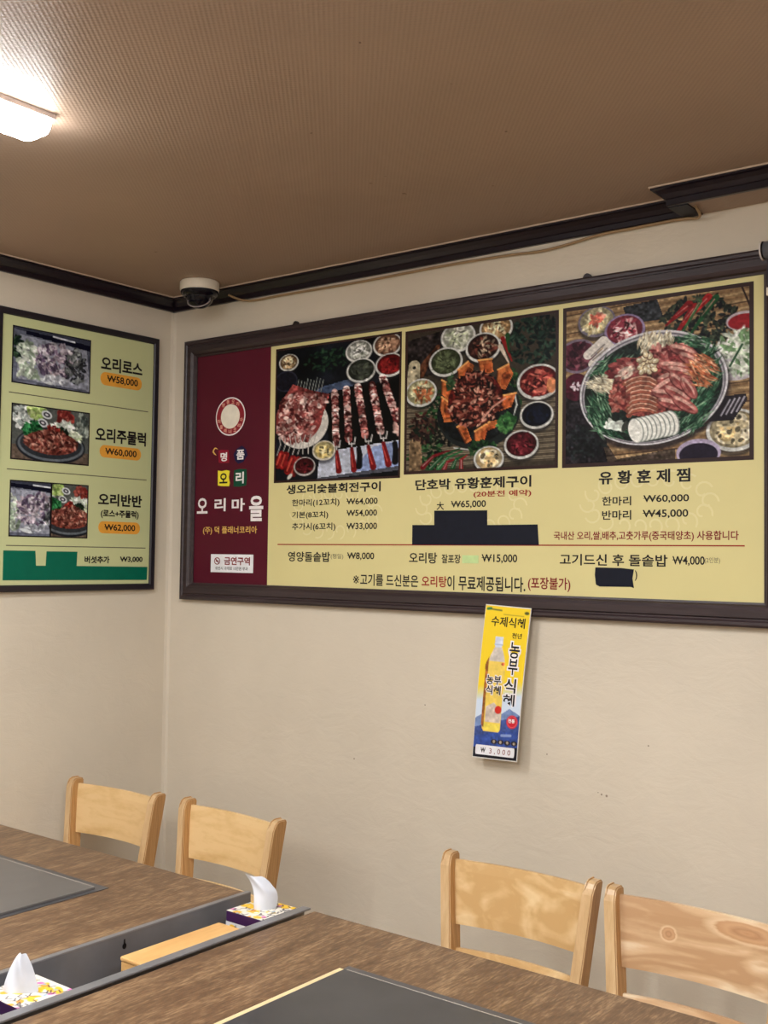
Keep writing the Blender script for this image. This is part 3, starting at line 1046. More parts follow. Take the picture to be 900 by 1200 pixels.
def pic_marinated(W=110, H=74, seed=22, half=False):
    p = Pic(W, H, (96, 100, 96), seed)
    p.poly([(0, .72), (1, .78), (1, 1), (0, 1)], (110, 94, 82), .1)
    p.bits(.12, .22, .12, .14, 40, .03, [(206, 212, 206), (170, 180, 176), (226, 230, 226)], 1.5)
    p.bits(.30, .10, .12, .07, 40, .03, [(170, 196, 110), (196, 214, 140), (140, 172, 88)], 2)
    p.bits(.68, .14, .10, .09, 40, .03, [(150, 60, 52), (176, 88, 76), (122, 44, 42)], 2)
    p.bits(.92, .28, .08, .16, 40, .03, [(120, 130, 122), (150, 160, 150), (84, 94, 90)], 2)
    for (u, v) in ((.43, .12), (.38, .28)):
        p.ell(u, v, .07, .05, (206, 212, 214), 20)
        p.ell(u, v, .045, .03, (66, 64, 74), 20)
        p.ell(u, v, .022, .014, (206, 206, 210), 20)
    p.ell(.50, .70, .45, .225, (44, 48, 56))
    p.ell(.50, .69, .43, .20, (110, 118, 126))
    p.ell(.50, .675, .40, .18, (58, 62, 68))
    p.bits(.65, .32, .13, .06, 60, .026, [(216, 226, 214), (190, 206, 186), (232, 238, 230)], 3)
    p.bits(.79, .48, .09, .07, 40, .024, [(196, 214, 170), (222, 232, 204)], 3, 30)
    p.leaves(.25, .42, .11, .11, 110, [(36, 104, 58), (58, 140, 82), (24, 74, 44)], .02)
    p.leaves(.62, .42, .09, .05, 40, [(34, 60, 40), (26, 46, 36)], .02)
    p.bits(.50, .42, .09, .07, 50, .02, [(140, 40, 36), (168, 60, 48), (110, 28, 30)])
    RR = [(140, 78, 66), (166, 104, 88), (106, 52, 46), (190, 138, 120), (124, 62, 54), (84, 40, 38)]
    p.ell(.50, .64, .35, .15, (144, 70, 58), tex=.2)
    p.bits(.50, .63, .34, .13, 190, .02, RR, 2.6)
    p.bits(.52, .52, .20, .08, 70, .02, RR, 2.6)
    return p


# ------------------------------------------------------------------ big menu board on the back wall
PD = .014           # print face of the board, off the wall
board = thing('menu_board', 'large dark wood framed menu board with a maroon strip, on the back wall', 'menu board', (1.26, 0, 1.408))


def bplace(u, v, d):       # board parts are given in room coordinates; the empty sits at its bottom centre
    return (u - 1.26, -d, v - 1.408)


FPROF = [(0, .0), (0, .026), (.006, .030), (.014, .030), (.018, .026), (.022, .026), (.026, .033), (.046, .034), (.056, .028), (.060, .020), (.066, .018), (.066, .0)]
bm_obj('frame', frame_bm(.094, 2.43, 1.408, 2.416, FPROF, bplace), M['frame_wood'], board)
slab('maroon_panel', rect(.158, .552, 1.472, 2.352), bplace, .001, PD, M['maroon'], board, 'dark maroon printed panel with white and gold lettering')
slab('menu_panel', rect(.5525, 2.364, 1.472, 2.352), bplace, .001, PD, M['yellow'], board, 'pale yellow printed menu panel')


def photo(pic, u0, u1, v0, v1, bw, place, depth, parent, label):
    ph = pic.develop().mesh('food_photo', u0, u1, v0, v1, place, depth + .0009, M['photo'], parent)
    ph['label'] = label
    prof = [(0, depth), (0, depth + .0012), (bw, depth + .0012), (bw, depth)]
    bm_obj('photo_border', frame_bm(u0 - bw, u1 + bw, v0 - bw, v1 + bw, prof, place), M['photo_border'] if bw > .006 else M['ink'], ph)
    return ph


photo(pic_skewers(), .586, 1.1465, 1.8535, 2.3295, .0075, bplace, PD, board, 'photo of duck skewers with red handles on a black grill')
photo(pic_pumpkin(), 1.180, 1.736, 1.866, 2.324, .010, bplace, PD, board, 'photo of duck baked in an opened pumpkin among side dishes')
photo(pic_pan(), 1.772, 2.324, 1.866, 2.324, .0115, bplace, PD, board, 'photo of a round pan of duck slices, greens and radish')

T = PD + .0006
M['motif'] = mat_plain('faint_motif_print', rgb(221, 211, 160), 0.4, var=.02)
for cx, cz in ((.87, 1.735), (1.43, 1.745), (2.03, 1.745)):
    bm = bmesh.new()
    for k in range(18):
        a = 2 * PI * k / 18
        r0 = .125 + .020 * math.cos(a * 2)
        ox, oz = cx + r0 * 1.25 * math.cos(a), cz + r0 * .62 * math.sin(a)
        prev = None
        for j in range(13):
            t = a + j * .42
            q = .026 * (1 - j / 16)
            pr = [bm.verts.new(bplace(ox + (q + e) * math.cos(t), oz + (q + e) * math.sin(t), PD + .0002 + k * .000015 + j * .000001)) for e in (0, .006)]
            if prev:
                bm.faces.new((prev[0], prev[1], pr[1], pr[0]))
            prev = pr
    bm_obj('faint_motif', bm, M['motif'], board)['label'] = 'faint paler scroll pattern behind the prices'
lettering('lettering', [('생오리숯불회전구이', 0.6412, 1.0734, 1.8035, 1.8372), ('단호박 유황훈제구이', 1.2177, 1.6551, 1.8017, 1.8378),
                        ('유 황 훈 제 찜', 1.8813, 2.1595, 1.8014, 1.8401)], M['ink'], board, bplace, T, .028, 'black names of the three dishes')
lettering('lettering', [('한마리(12꼬치)', 0.6698, 0.8925, 1.7555, 1.7843), ('₩64,000', 0.9241, 1.0610, 1.7576, 1.7826),
                        ('기본(8꼬치)', 0.6708, 0.8419, 1.7127, 1.7405), ('₩54,000', 0.9249, 1.0590, 1.7176, 1.7424),
                        ('추가시(6꼬치)', 0.6718, 0.8757, 1.6700, 1.6997), ('₩33,000', 0.9258, 1.0598, 1.6722, 1.6980),
                        ('大', 1.3040, 1.3332, 1.7364, 1.7632), ('₩65,000', 1.3603, 1.4927, 1.7396, 1.7649),
                        ('한마리', 1.8919, 1.9834, 1.7391, 1.7656), ('₩60,000', 2.0200, 2.1559, 1.7436, 1.7674),
                        ('반마리', 1.8921, 1.9836, 1.6981, 1.7253), ('₩45,000', 2.0186, 2.1537, 1.7006, 1.7255)],
          M['ink'], board, bplace, T, .018, 'black portions and prices under the photos')
lettering('lettering', [('(20분전 예약)', 1.4459, 1.6555, 1.7718, 1.7938), ('오리탕', 1.2477, 1.3474, 1.4870, 1.5228)], M['red_ink'], board, bplace, T, .02, 'red notes')
lettering('lettering', [('국내산 오리,쌀,배추,고춧가루(중국태양초) 사용합니다', 1.7337, 2.2949, 1.6360, 1.6654), ('(포장불가)', 1.6464, 1.7907, 1.4854, 1.5275)],
          M['dark_red_ink'], board, bplace, T, .018, 'dark red origin note and takeaway note')
lettering('lettering', [('영양돌솥밥', 0.6545, 0.8535, 1.5621, 1.5973), ('₩8,000', 0.9305, 1.0494, 1.5699, 1.5967), ('오리탕', 1.1958, 1.3084, 1.5628, 1.5987),
                        ('잘포장', 1.3261, 1.3995, 1.5646, 1.5934), ('₩15,000', 1.4788, 1.6079, 1.5667, 1.5953), ('고기드신 후 돌솥밥', 1.7548, 2.0936, 1.5648, 1.5988),
                        ('₩4,000', 2.1078, 2.2008, 1.5679, 1.5954), (')', 1.9951, 2.0030, 1.5239, 1.5534)], M['ink'], board, bplace, T, .018, 'black side dishes and prices under the red line')
lettering('lettering', [('※', 0.9586, 0.9850, 1.4900, 1.5180, 0.0), ('고기를 드신분은', 0.9900, 1.2346, 1.4846, 1.5245), ('이 무료제공됩니다.', 1.3492, 1.6372, 1.4798, 1.5260)], M['ink'], board, bplace, T, .018, 'black bottom notice')
lettering('lettering', [('(평일)', 0.8569, 0.9133, 1.5712, 1.5913), ('(2인분)', 2.2008, 2.2439, 1.5751, 1.5929)], M['grey_ink'], board, bplace, T, .0, 'small grey notes in brackets')
slab('rule_line', [(.602, 1.6206), (2.311, 1.6227), (2.311, 1.6263), (.602, 1.6246)], bplace, PD, PD + .0004, M['red_ink'], board, 'thin red line')
slab('cover_patch', [(1.2079, 1.6236), (1.6831, 1.6243), (1.6782, 1.6868), (1.4983, 1.6863), (1.4977, 1.7324), (1.2954, 1.7345), (1.296, 1.6878), (1.2079, 1.6885)],
     bplace, PD, PD + .0012, M['navy_tape'], board, 'stepped navy black patch over an old price')
slab('cover_patch', [(1.874, 1.510), (1.886, 1.5047), (1.984, 1.506), (1.993, 1.503), (1.988, 1.530), (1.9925, 1.556), (1.952, 1.5595), (1.872, 1.560), (1.8703, 1.538)],
     bplace, PD, PD + .0012, M['navy_tape'], board, 'small torn black tape patch')
slab('cover_patch', rect(1.4058, 1.4669, 1.5657, 1.5911), bplace, PD, PD + .0008, M['pale_green'], board, 'pale green tape patch')

# emblem and brand lettering on the maroon panel
EC = (.3462, 2.1062)


def disc(rx, rz, n=48, c=EC):
    return [(c[0] + rx * math.cos(2 * PI * k / n), c[1] + rz * math.sin(2 * PI * k / n)) for k in range(n)]


em = slab('emblem', disc(.079, .073), bplace, PD, PD + .0006, M['white_ink'], board, 'round red emblem with white edge')
slab('ring', disc(.074, .068), bplace, PD + .0006, PD + .0010, M['emblem_red'], em)
slab('disc', disc(.0505, .0465), bplace, PD + .0010, PD + .0014, M['cream'], em, 'plain cream centre')
RT = []
for body, a0, a1 in (('명품오리', 128, 52), ('덕플래너코리아', 196, 344)):
    for i, ch in enumerate(body):
        a = math.radians(a0 + (a1 - a0) * i / (len(body) - 1))
        x, z = EC[0] + .0625 * math.cos(a), EC[1] + .0575 * math.sin(a)
        RT.append((ch, x - .0075, x + .0075, z - .0075, z + .0075))
lettering('lettering', RT, M['pink_ink'], em, bplace, PD + .0013, .02)


def tile(poly, mat, label):
    return slab('letter_tile', poly, bplace, PD, PD + .0006, mat, board, label)


t1 = tile([(.287, 1.934), (.300, 1.931), (.343, 1.930), (.3445, 1.950), (.339, 1.979), (.300, 1.981), (.285, 1.979)], M['tile_red'], 'red tile')
lettering('lettering', [('명', .297, .333, 1.937, 1.971)], M['white_ink'], t1, bplace, PD + .0009, .03)
t2 = tile([(.3665, 1.962), (.375, 1.938), (.392, 1.924), (.42, 1.931), (.441, 1.955), (.432, 1.978), (.410, 1.9925), (.382, 1.981)], M['tile_navy'], 'navy tile')
lettering('lettering', [('품', .383, .425, 1.940, 1.977)], M['white_ink'], t2, bplace, PD + .0009, .03)
t3 = tile([(.285, 1.846), (.305, 1.843), (.346, 1.8415), (.350, 1.855), (.344, 1.875), (.348, 1.900), (.330, 1.903), (.305, 1.9005), (.284, 1.903)], M['tile_yellow'], 'yellow tile')
lettering('lettering', [('오', .294, .337, 1.853, 1.892)], M['ink'], t3, bplace, PD + .0009, .03)
t4 = tile([(.370, 1.839), (.405, 1.838), (.437, 1.842), (.440, 1.870), (.437, 1.903), (.400, 1.905), (.372, 1.901), (.3695, 1.870)], M['tile_green'], 'dark green tile')
lettering('lettering', [('리', .381, .424, 1.850, 1.894)], M['white_ink'], t4, bplace, PD + .0009, .03)
slab('swirl', [(.262, 1.991), (.254, 1.982), (.252, 1.975), (.262, 1.966), (.274, 1.961), (.268, 1.968), (.260, 1.976), (.262, 1.983), (.268, 1.988), (.282, 1.984), (.270, 1.992)], bplace, PD, PD + .0005, M['gold_ink'], board, 'small gold swirl')
lettering('lettering', [('오', 0.172, 0.2311, 1.740, 1.800), ('리', 0.2692, 0.3299, 1.7474, 1.7968), ('마', 0.3626, 0.4314, 1.7460, 1.7945), ('을', 0.4545, 0.5271, 1.7081, 1.8021)],
          M['white_ink'], board, bplace, T, .026, 'large white brush lettering')
lettering('lettering', [('(주) 덕 플래너코리아', 0.2086, 0.4974, 1.6584, 1.6901)], M['gold_ink'], board, bplace, T, .016, 'gold company lettering')
st = slab('no_smoking_sticker', rect(.2555, .4807, 1.5163, 1.5844), bplace, PD, PD + .0008, M['sticker_white'], board, 'white no smoking sticker')
lettering('lettering', [('금연구역', 0.3281, 0.4647, 1.5444, 1.5748)], M['dark_red_ink'], st, bplace, PD + .0012, .03)
lettering('lettering', [('위반시 과태료 10만원 부과', 0.2810, 0.4545, 1.5249, 1.5384)], M['ink'], st, bplace, PD + .0012, .01)
bm = bmesh.new()
ring_o = [(.2905 + .0165 * math.cos(2 * PI * k / 28), 1.5587 + .0138 * math.sin(2 * PI * k / 28)) for k in range(28)]
ring_i = [(.2905 + .0125 * math.cos(2 * PI * k / 28), 1.5587 + .0104 * math.sin(2 * PI * k / 28)) for k in range(28)]
a = [bm.verts.new(bplace(u, v, PD + .0013)) for u, v in ring_o]
b = [bm.verts.new(bplace(u, v, PD + .0013)) for u, v in ring_i]
for k in range(28):
    bm.faces.new((a[k], a[(k + 1) % 28], b[(k + 1) % 28], b[k]))
for q in (((.280, 1.5655), (.283, 1.5685), (.301, 1.552), (.298, 1.549)), ((.282, 1.5565), (.282, 1.561), (.299, 1.561), (.299, 1.5565))):
    bm.faces.new([bm.verts.new(bplace(u, v, PD + .0013)) for u, v in q])
bm_obj('no_smoking_symbol', bm, M['dark_red_ink'], st)
for u in (.670, 1.838):
    bm = bmesh.new()
    prism(bm, [(u + .017 * math.cos(PI * k / 10) * .8, 2.4155 + .016 * math.sin(PI * k / 10)) for k in range(11)], .004, .014, bplace)
    h = bm_obj('hanger', bm, M['dark_metal'], board)
    h['label'] = 'small dark metal hanging lug on top of the frame'

# ------------------------------------------------------------------ small menu board on the left wall
LB0 = (-.44, 1.444)
lboard = thing('menu_board', 'small pale lime menu board in a thin black frame, on the left wall', 'menu board', (0, LB0[0], LB0[1]))
LD = .012


def lplace(u, v, d):
    return (d, u - LB0[0], v - LB0[1])


bm_obj('frame', frame_bm(-.802, -.0885, 1.444, 2.425, [(0, 0), (0, .019), (.003, .021), (.020, .021), (.0235, .016), (.0235, 0)], lplace), M['black_frame'], lboard)
slab('menu_panel', rect(-.7785, -.112, 1.467, 2.402), lplace, .001, LD, M['lime'], lboard, 'pale lime printed menu panel')
photo(pic_raw(), -.7335, -.4135, 2.173, 2.364, .0045, lplace, LD, lboard, 'photo of raw duck slices with vegetables')
photo(pic_marinated(), -.730, -.411, 1.907, 2.094, .0045, lplace, LD, lboard, 'photo of red marinated duck on a dark plate')
photo(pic_raw(112, 80, 31).crop(22, 84), -.7285, -.568, 1.640, 1.827, .0045, lplace, LD, lboard, 'narrow photo of raw duck slices')
photo(pic_marinated(104, 80, 32).crop(22, 82), -.561, -.409, 1.640, 1.827, .0045, lplace, LD, lboard, 'narrow photo of red marinated duck')
for z, u0, u1 in ((2.1338, -.7462, -.1323), (1.8679, -.7462, -.1327), (1.6044, -.7411, -.1305)):
    slab('rule_line', rect(u0, u1, z - .0016, z + .0016), lplace, LD, LD + .0004, M['grey_ink'], lboard, 'thin dark line')
for u0, u1, v0, v1 in ((-.3625, -.1667, 2.2105, 2.2605), (-.3582, -.1627, 1.9400, 1.9865), (-.3559, -.1598, 1.6565, 1.7015)):
    slab('price_pill', round_rect(u0, u1, v0, v1, (v1 - v0) * .48), lplace, LD, LD + .0005, M['orange'], lboard, 'orange rounded price label')
LT = LD + .0010
lettering('lettering', [('오리로스', -.3615, -.1658, 2.2650, 2.3190), ('오리주물럭', -.3795, -.1406, 1.9972, 2.0508), ('오리반반', -.3602, -.1536, 1.7593, 1.8064),
                        ('(로스+주물럭)', -.3465, -.1678, 1.7130, 1.7460), ('버섯추가', -.4143, -.3014, 1.5446, 1.5714), ('₩3,000', -.2527, -.1442, 1.5473, 1.5707)],
          M['ink'], lboard, lplace, LT, .032, 'black dish names')
lettering('lettering', [('₩58,000', -.3329, -.1864, 2.2205, 2.2510), ('₩60,000', -.3336, -.1849, 1.9475, 1.9770), ('₩62,000', -.3290, -.1832, 1.6640, 1.6920)],
          M['ink'], lboard, lplace, LT, .020, 'black prices on the orange labels')
slab('cover_patch', [(-.7511, 1.5871), (-.6241, 1.5873), (-.6204, 1.5352), (-.5797, 1.5352), (-.5777, 1.5862), (-.4469, 1.5865), (-.449, 1.5345), (-.1196, 1.5318), (-.1215, 1.4816), (-.7505, 1.4850)],
     lplace, LD, LD + .0012, M['green_film'], lboard, 'notched dark green patch along the bottom')

# ------------------------------------------------------------------ drink poster hanging crooked under the board
PT = [Vector((1.5117, -.036, 1.4377)), Vector((1.6694, -.036, 1.4307)), Vector((1.4762, -.050, .9714)), Vector((1.6318, -.050, .9749))]
poster = thing('poster', 'narrow yellow drink poster hanging crooked below the large menu board', 'poster', (1.57, -.045, .97))
PO = Vector((1.57, -.045, .97))


def pplace(u, v, d):         # u 0..1 across, v 0..1 up
    top = PT[0].lerp(PT[1], u)
    bot = PT[2].lerp(PT[3], u)
    p = bot.lerp(top, v)
    curl = -.006 * math.sin(PI * v) - d
    return tuple(p + Vector((0, curl, 0)) - PO)


bm = bmesh.new()
prev = None
for k in range(13):
    v = k / 12
    r = [bm.verts.new(pplace(-.012, v * 1.012 - .006, 0)), bm.verts.new(pplace(1.012, v * 1.012 - .006, 0)), bm.verts.new(pplace(1.012, v * 1.012 - .006, -.0025)), bm.verts.new(pplace(-.012, v * 1.012 - .006, -.0025))]
    if prev:
        for j in range(4):
            bm.faces.new((prev[j], prev[(j + 1) % 4], r[(j + 1) % 4], r[j]))
    else:
        bm.faces.new(r)
    prev = r
bm.faces.new(prev)
bm_obj('backing_card', bm, M['poster_card'], poster)


def pic_poster():
    W, H = 84, 240
    p = Pic(W, H, (242, 208, 46), 41)
    vv = np.linspace(0, 1, H)[:, None]
    uu = np.linspace(0, 1, W)[None]
    sky = np.clip((vv - .50 + .05 * (uu - .5)) / .10, 0, 1)[..., None]
    p.a[:] = p.a * (1 - sky) + np.array((206, 220, 236), np.float32) / 255 * sky
    p.a[:] = p.a.astype(np.float32)
    p.poly([(0, .74), (.2, .70), (.45, .73), (.75, .66), (1, .70), (1, 1), (0, 1)], (118, 140, 184), .05)
    p.poly([(0, .80), (.3, .77), (.6, .74), (1, .70), (1, 1), (0, 1)], (62, 80, 138), .12)
    p.poly([(0, .86), (.5, .82), (1, .80), (1, 1), (0, 1)], (54, 78, 150), .12)
    p.poly([(.0, .93), (1, .91), (1, 1), (0, 1)], (26, 26, 36), .2)
    for k in range(4):
        p.ell(.46 + k * .15, .885, .07, .045, (40, 32, 34), 0, .3)
        p.ell(.46 + k * .15, .885, .028, .030, (176, 160, 140), 0, .2)
    # bottle
    p.poly([(.16, .40), (.22, .32), (.30, .27), (.46, .27), (.54, .32), (.58, .40), (.58, .80), (.54, .825), (.20, .825), (.16, .80)], (236, 204, 96), .03)
    p.poly([(.22, .33), (.30, .265), (.46, .265), (.53, .33), (.55, .36), (.20, .36)], (206, 196, 186), .05)
    p.poly([(.13, .38), (.20, .33), (.20, .80), (.14, .78)], (156, 96, 44), .15)
    p.poly([(.29, .20), (.47, .20), (.47, .25), (.44, .27), (.31, .27), (.29, .25)], (206, 214, 232), .05)
    p.line([(.29, .25), (.47, .25)], .02, (170, 180, 206))
    p.poly([(.22, .66), (.40, .63), (.56, .68), (.56, .76), (.22, .76)], (206, 190, 176), .1)
    p.poly([(.20, .77), (.55, .77), (.55, .815), (.20, .815)], (236, 214, 90), .05)
    p.ell(.50, .675, .075, .075, (206, 50, 40))
    p.ell(.52, .375, .04, .03, (196, 96, 60), tex=.3)
    # ribbon of small print at the top
    p.line([(.05, .022), (.12, .018)], .05, (60, 130, 70))
    p.line([(.13, .022), (.36, .026)], .03, (96, 104, 60), alpha=.8)
    p.line([(.42, .05), (.86, .052)], .016, (150, 130, 50), alpha=.7)
    p.ell(.92, .03, .05, .03, (90, 90, 40))
    p.ell(.83, .745, .125, .125, (206, 46, 60))
    p.ell(.83, .745, .105, .105, (226, 110, 116))
    p.ell(.83, .745, .095, .095, (196, 36, 50))
    p.line([(.62, .84), (.82, .835)], .05, (186, 200, 226), alpha=.6)
    # white halo behind the vertical brush lettering
    return p


pp = pic_poster()
pm = pp.mesh('printed_sheet', 0, 1, 0, 1, None, 0, M['poster'], poster, warp=lambda u, v: pplace(u, v, .0006))


def halo(items, r=.03):
    out = []
    for it in items:
        out.append((it[0], it[1] - r, it[2] + r, it[3] - r * .3, it[4] + r * .3, .09))
    return out


big = [('농', .66, .86, .605, .745), ('부', .67, .86, .525, .640), ('식', .63, .86, .415, .525), ('혜', .60, .90, .345, .425)]
big = [('농', .64, .87, .668, .775), ('부', .65, .86, .560, .665), ('식', .60, .86, .440, .535), ('혜', .60, .86, .355, .432)]
lettering('lettering', halo(big), M['white_ink'], poster, pplace, .0010, .09, 'white outline behind the brush lettering')
lettering('lettering', big, M['ink'], poster, pplace, .0014, .016, 'black brush lettering down the right side')
lettering('lettering', [('수제식혜', .16, .92, .868, .935), ('천년', .66, .88, .800, .835)], M['ink'], poster, pplace, .0014, .016, 'black lettering at the top')
bt = [('농부', .19, .52, .485, .545), ('식혜', .19, .53, .420, .478)]
lettering('lettering', halo(bt, .02), M['white_ink'], poster, pplace, .0010, .07, 'white outline on the bottle label')
lettering('lettering', bt, M['ink'], poster, pplace, .0016, .02, 'black lettering on the bottle label')
lettering('lettering', [('전통', .755, .905, .245, .272)], M['white_ink'], poster, pplace, .0014, .03)
pl = []
pf = []
bm = bmesh.new()
prism(bm, round_rect(.055, .945, .018, .082, .02), .0008, .0014, pplace)
pb = bm_obj('price_label', bm, M['sticker_white'], poster)
pb['label'] = 'white price label at the foot of the poster'
lettering('lettering', [('₩', .18, .29, .032, .066, .03)], M['ink'], pb, pplace, .0018, .03)
lettering('lettering', [('3 , 0 0 0', .38, .86, .026, .066, .0)], M['dark_red_ink'], pb, pplace, .0018, .0)

# ------------------------------------------------------------------ security camera in the corner and its cable
cctv = thing('security_camera', 'white and dark dome security camera on the ceiling in the corner', 'security camera', (.31, -.150, CEIL))
bm = bmesh.new()
lathe(bm, [(0, 0), (.070, 0), (.073, -.004), (.073, -.030), (.071, -.036), (.058, -.038), (0, -.038)])
bm_obj('base', bm, M['white_plastic'], cctv, True)
bm = bmesh.new()
lathe(bm, [(.070, -.036), (.069, -.046), (.060, -.056)] + [(.052 * math.cos(PI / 2 * k / 10), -.052 - .048 * math.sin(PI / 2 * k / 10)) for k in range(11)])
bm_obj('dome', bm, M['dark_dome'], cctv, True)
bm = bmesh.new()
lathe(bm, [(.0405, .0), (.044, .002), (.044, .005), (.0405, .006), (.0385, .003), (.0405, .0)])
rg = bm_obj('lens_ring', bm, M['lens_ring'], cctv, True)
rg.location = (.018, -.018, -.078)
rg.rotation_euler = (math.radians(38), math.radians(28), 0)
box_obj('latch', (-.079, -.066, -.016, .006, -.030, -.008), M['lens_ring'], cctv, .003)
cab = smooth_path([(.390, -.078, 2.552), (.392, -.045, 2.547), (.41, -.016, 2.541), (.47, -.009, 2.536), (.60, -.008, 2.537), (.96, -.008, 2.533), (1.32, -.008, 2.535), (1.55, -.009, 2.531), (1.70, -.009, 2.525),
                   (1.88, -.010, 2.541), (1.98, -.009, 2.542), (2.10, -.010, 2.543), (2.150, -.012, 2.540), (2.180, -.02, 2.534), (2.198, -.045, 2.534), (2.202, -.085, 2.546)], 8)
tag(tube_obj('cable', cab, .0042, M['cable']), 'thin tan cable running under the dark crown moulding from the dome camera', 'cable')

# ------------------------------------------------------------------ roller screen end at the right edge
rs = thing('roller_screen', 'grey roller with a pale end cap over the right end of the large menu board', 'screen', (2.378, -.075, 2.397))


def xcyl(bm, r, x0, x1, n=28):
    prism(bm, [(r * math.cos(2 * PI * k / n), r * math.sin(2 * PI * k / n)) for k in range(n)], x0, x1, lambda u, v, t: (t, u, v))


bm = bmesh.new()
xcyl(bm, .0225, .008, 1.0)
bm_obj('roller_tube', bm, M['roller_grey'], rs, True)
bm = bmesh.new()
xcyl(bm, .025, .0, .004)
bm_obj('end_cap', bm, M['ring'], rs)
bm = bmesh.new()
xcyl(bm, .0235, .004, .008)
bm_obj('end_ring', bm, M['ink'], rs)
box_obj('screen_fabric', (.010, .99, .012, .014, -.100, -.01), M['roller_dark'], rs)
box_obj('bottom_bar', (.008, .992, .008, .018, -.118, -.096), M['white_plastic'], rs, .003)
box_obj('wall_bracket', (.30, .33, .0, .074, -.012, .020), M['roller_grey'], rs, .002)

# ------------------------------------------------------------------ tables
TZ = .740


def make_table(x0, x1, y0, y1, label, lx):
    t = thing('dining_table', label, 'table', ((x0 + x1) / 2, (y0 + y1) / 2, 0), 0, 'wood grain tables along the back wall')
    hx, hy = (x1 - x0) / 2, (y1 - y0) / 2
    box_obj('tabletop', (-hx, hx, -hy, hy, TZ - .032, TZ), M['table'], t, .0025)
    bm = bmesh.new()
    bm.free()
    for b in ((-hy - .0015, -hy), (hy, hy + .0015)):
        box_obj('edge_band', (-hx, hx, b[0], b[1], TZ - .030, TZ - .003), M['table_edge'], t)
    for sx in (-1, 1):
        for sy in (-1, 1):
            px, py = sx * (hx - .09), sy * (hy - .17)
            lg = box_obj('leg', (px - .02, px + .02, py - .02, py + .02, 0, TZ - .032), M['legs_black'], t, .003)
            bm = bmesh.new()
            lathe(bm, [(0, 0), (.028, 0), (.028, .008), (.02, .012), (0, .012)], 20, px, py)
            bm_obj('foot', bm, M['legs_black'], lg)
    return t


make_table(.205, 1.383, -1.86, -.932, 'brown wood grain table in the left corner with a grey grill cover', 0)
make_table(1.608, 2.80, -1.86, -.932, 'brown wood grain table at the right, in front of the two pale chairs', 0)


def make_lid(x0, x1, y0, y1, label, strip):
    t = thing('grill_cover', label, 'grill cover', ((x0 + x1) / 2, (y0 + y1) / 2, TZ), 0, 'grey steel grill covers')
    hx, hy = (x1 - x0) / 2, (y1 - y0) / 2
    rim = bmesh.new()
    box(rim, -hx, hx, -hy, hy, 0.0002, .0018, .0006, 1)
    bm_obj('rim', rim, M['lid_rim'], t)
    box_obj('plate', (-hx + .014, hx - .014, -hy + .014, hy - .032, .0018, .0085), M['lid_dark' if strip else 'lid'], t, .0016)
    o = box_obj('edge_highlight', (-hx + .020, hx - .020, hy - .0325, hy - .0305, .0018, .0080), M['edge_highlight'], t)
    o['label'] = 'painted highlight along the far edge of the plate'
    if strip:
        o = box_obj('edge_strip', (-hx - .004, -hx + .0115, -hy, hy - .026, .0004, .0045), M['glint'], t, .001)
        o['label'] = 'pale strip painted as a reflection along the left side'
    return t


make_lid(.49, 1.098, -1.66, -1.133, 'grey steel grill cover on the table in the left corner', False)
make_lid(1.898, 2.50, -1.66, -1.153, 'grey steel grill cover with a pale painted reflection strip on the right-hand table', True)

# ------------------------------------------------------------------ steel trough between the tables
tr = thing('steel_trough', 'grey sheet steel trough set between the two tables, holding tissues and a wooden box', 'trough', (1.4955, -1.396, .60))
tx0, tx1, ty0, ty1, tz0, tz1 = -.0975, .0785, -.464, .460, 0.0, .145     # inner faces
bm = bmesh.new()
th = .003
box(bm, tx0 - th, tx1 + th, ty0 - th, ty1 + th, tz0 - th, tz0)
box(bm, tx0 - th, tx0, ty0 - th, ty1 + th, tz0, tz1 - .002)
box(bm, tx1, tx1 + th, ty0 - th, ty1 + th, tz0, tz1 - .002)
box(bm, tx0, tx1, ty0 - th, ty0, tz0, tz1 - .002)
box(bm, tx0, tx1, ty1, ty1 + th, tz0, tz1 - .06)
bm_obj('tray', bm, M['steel_dark'], tr)
box_obj('rim', (tx0 - .014, tx0 + .0005, ty0 - th, ty1 + th, tz1 - .004, tz1), M['steel'], tr, .0012)
box_obj('rim', (tx1 - .0005, tx1 + .024, ty0 - th, ty1 + th, tz1 - .004, tz1 + .0005), M['steel'], tr, .0012)
bm = bmesh.new()
prism(bm, [(.070 + .0055 * math.cos(2 * PI * k / 16), .116 + .0065 * math.sin(2 * PI * k / 16)) for k in range(16)], tx0, tx0 + .0008, lambda u, v, t: (t, u, v))
prism(bm, [(.0675, .118), (.0725, .118), (.0715, .131), (.0685, .131)], tx0, tx0 + .0008, lambda u, v, t: (t, u, v))
bm_obj('keyhole', bm, M['ink'], tr)


# ------------------------------------------------------------------ tissue boxes
def box_picture(seed, base=(222, 216, 204)):
    p = Pic(60, 60, base, seed)
    R = p.rng
    for _ in range(16):
        p.ell(R.random(), R.random(), .06 + .08 * R.random(), .05 + .06 * R.random(), (232, 184, 44), R.random() * 180)
    for _ in range(5):
        p.ell(R.random(), R.random(), .07, .045, (222, 116, 176), R.random() * 180)
    for _ in range(4):
        p.ell(R.random(), R.random(), .08, .06, (240, 158, 48), R.random() * 180)
    for _ in range(34):
        u, v, a = R.random(), R.random(), R.random() * PI
        p.line([(u, v), (u + .1 * math.cos(a), v + .1 * math.sin(a)), (u + .14 * math.cos(a + .8), v + .14 * math.sin(a + .8))], .020, (60, 54, 64))
    for _ in range(10):
        p.ell(R.random(), R.random(), .05, .03, (244, 242, 238), R.random() * 180)
    for _ in range(5):
        p.ell(R.random(), R.random(), .04, .03, (150, 176, 196), R.random() * 180)
    return p


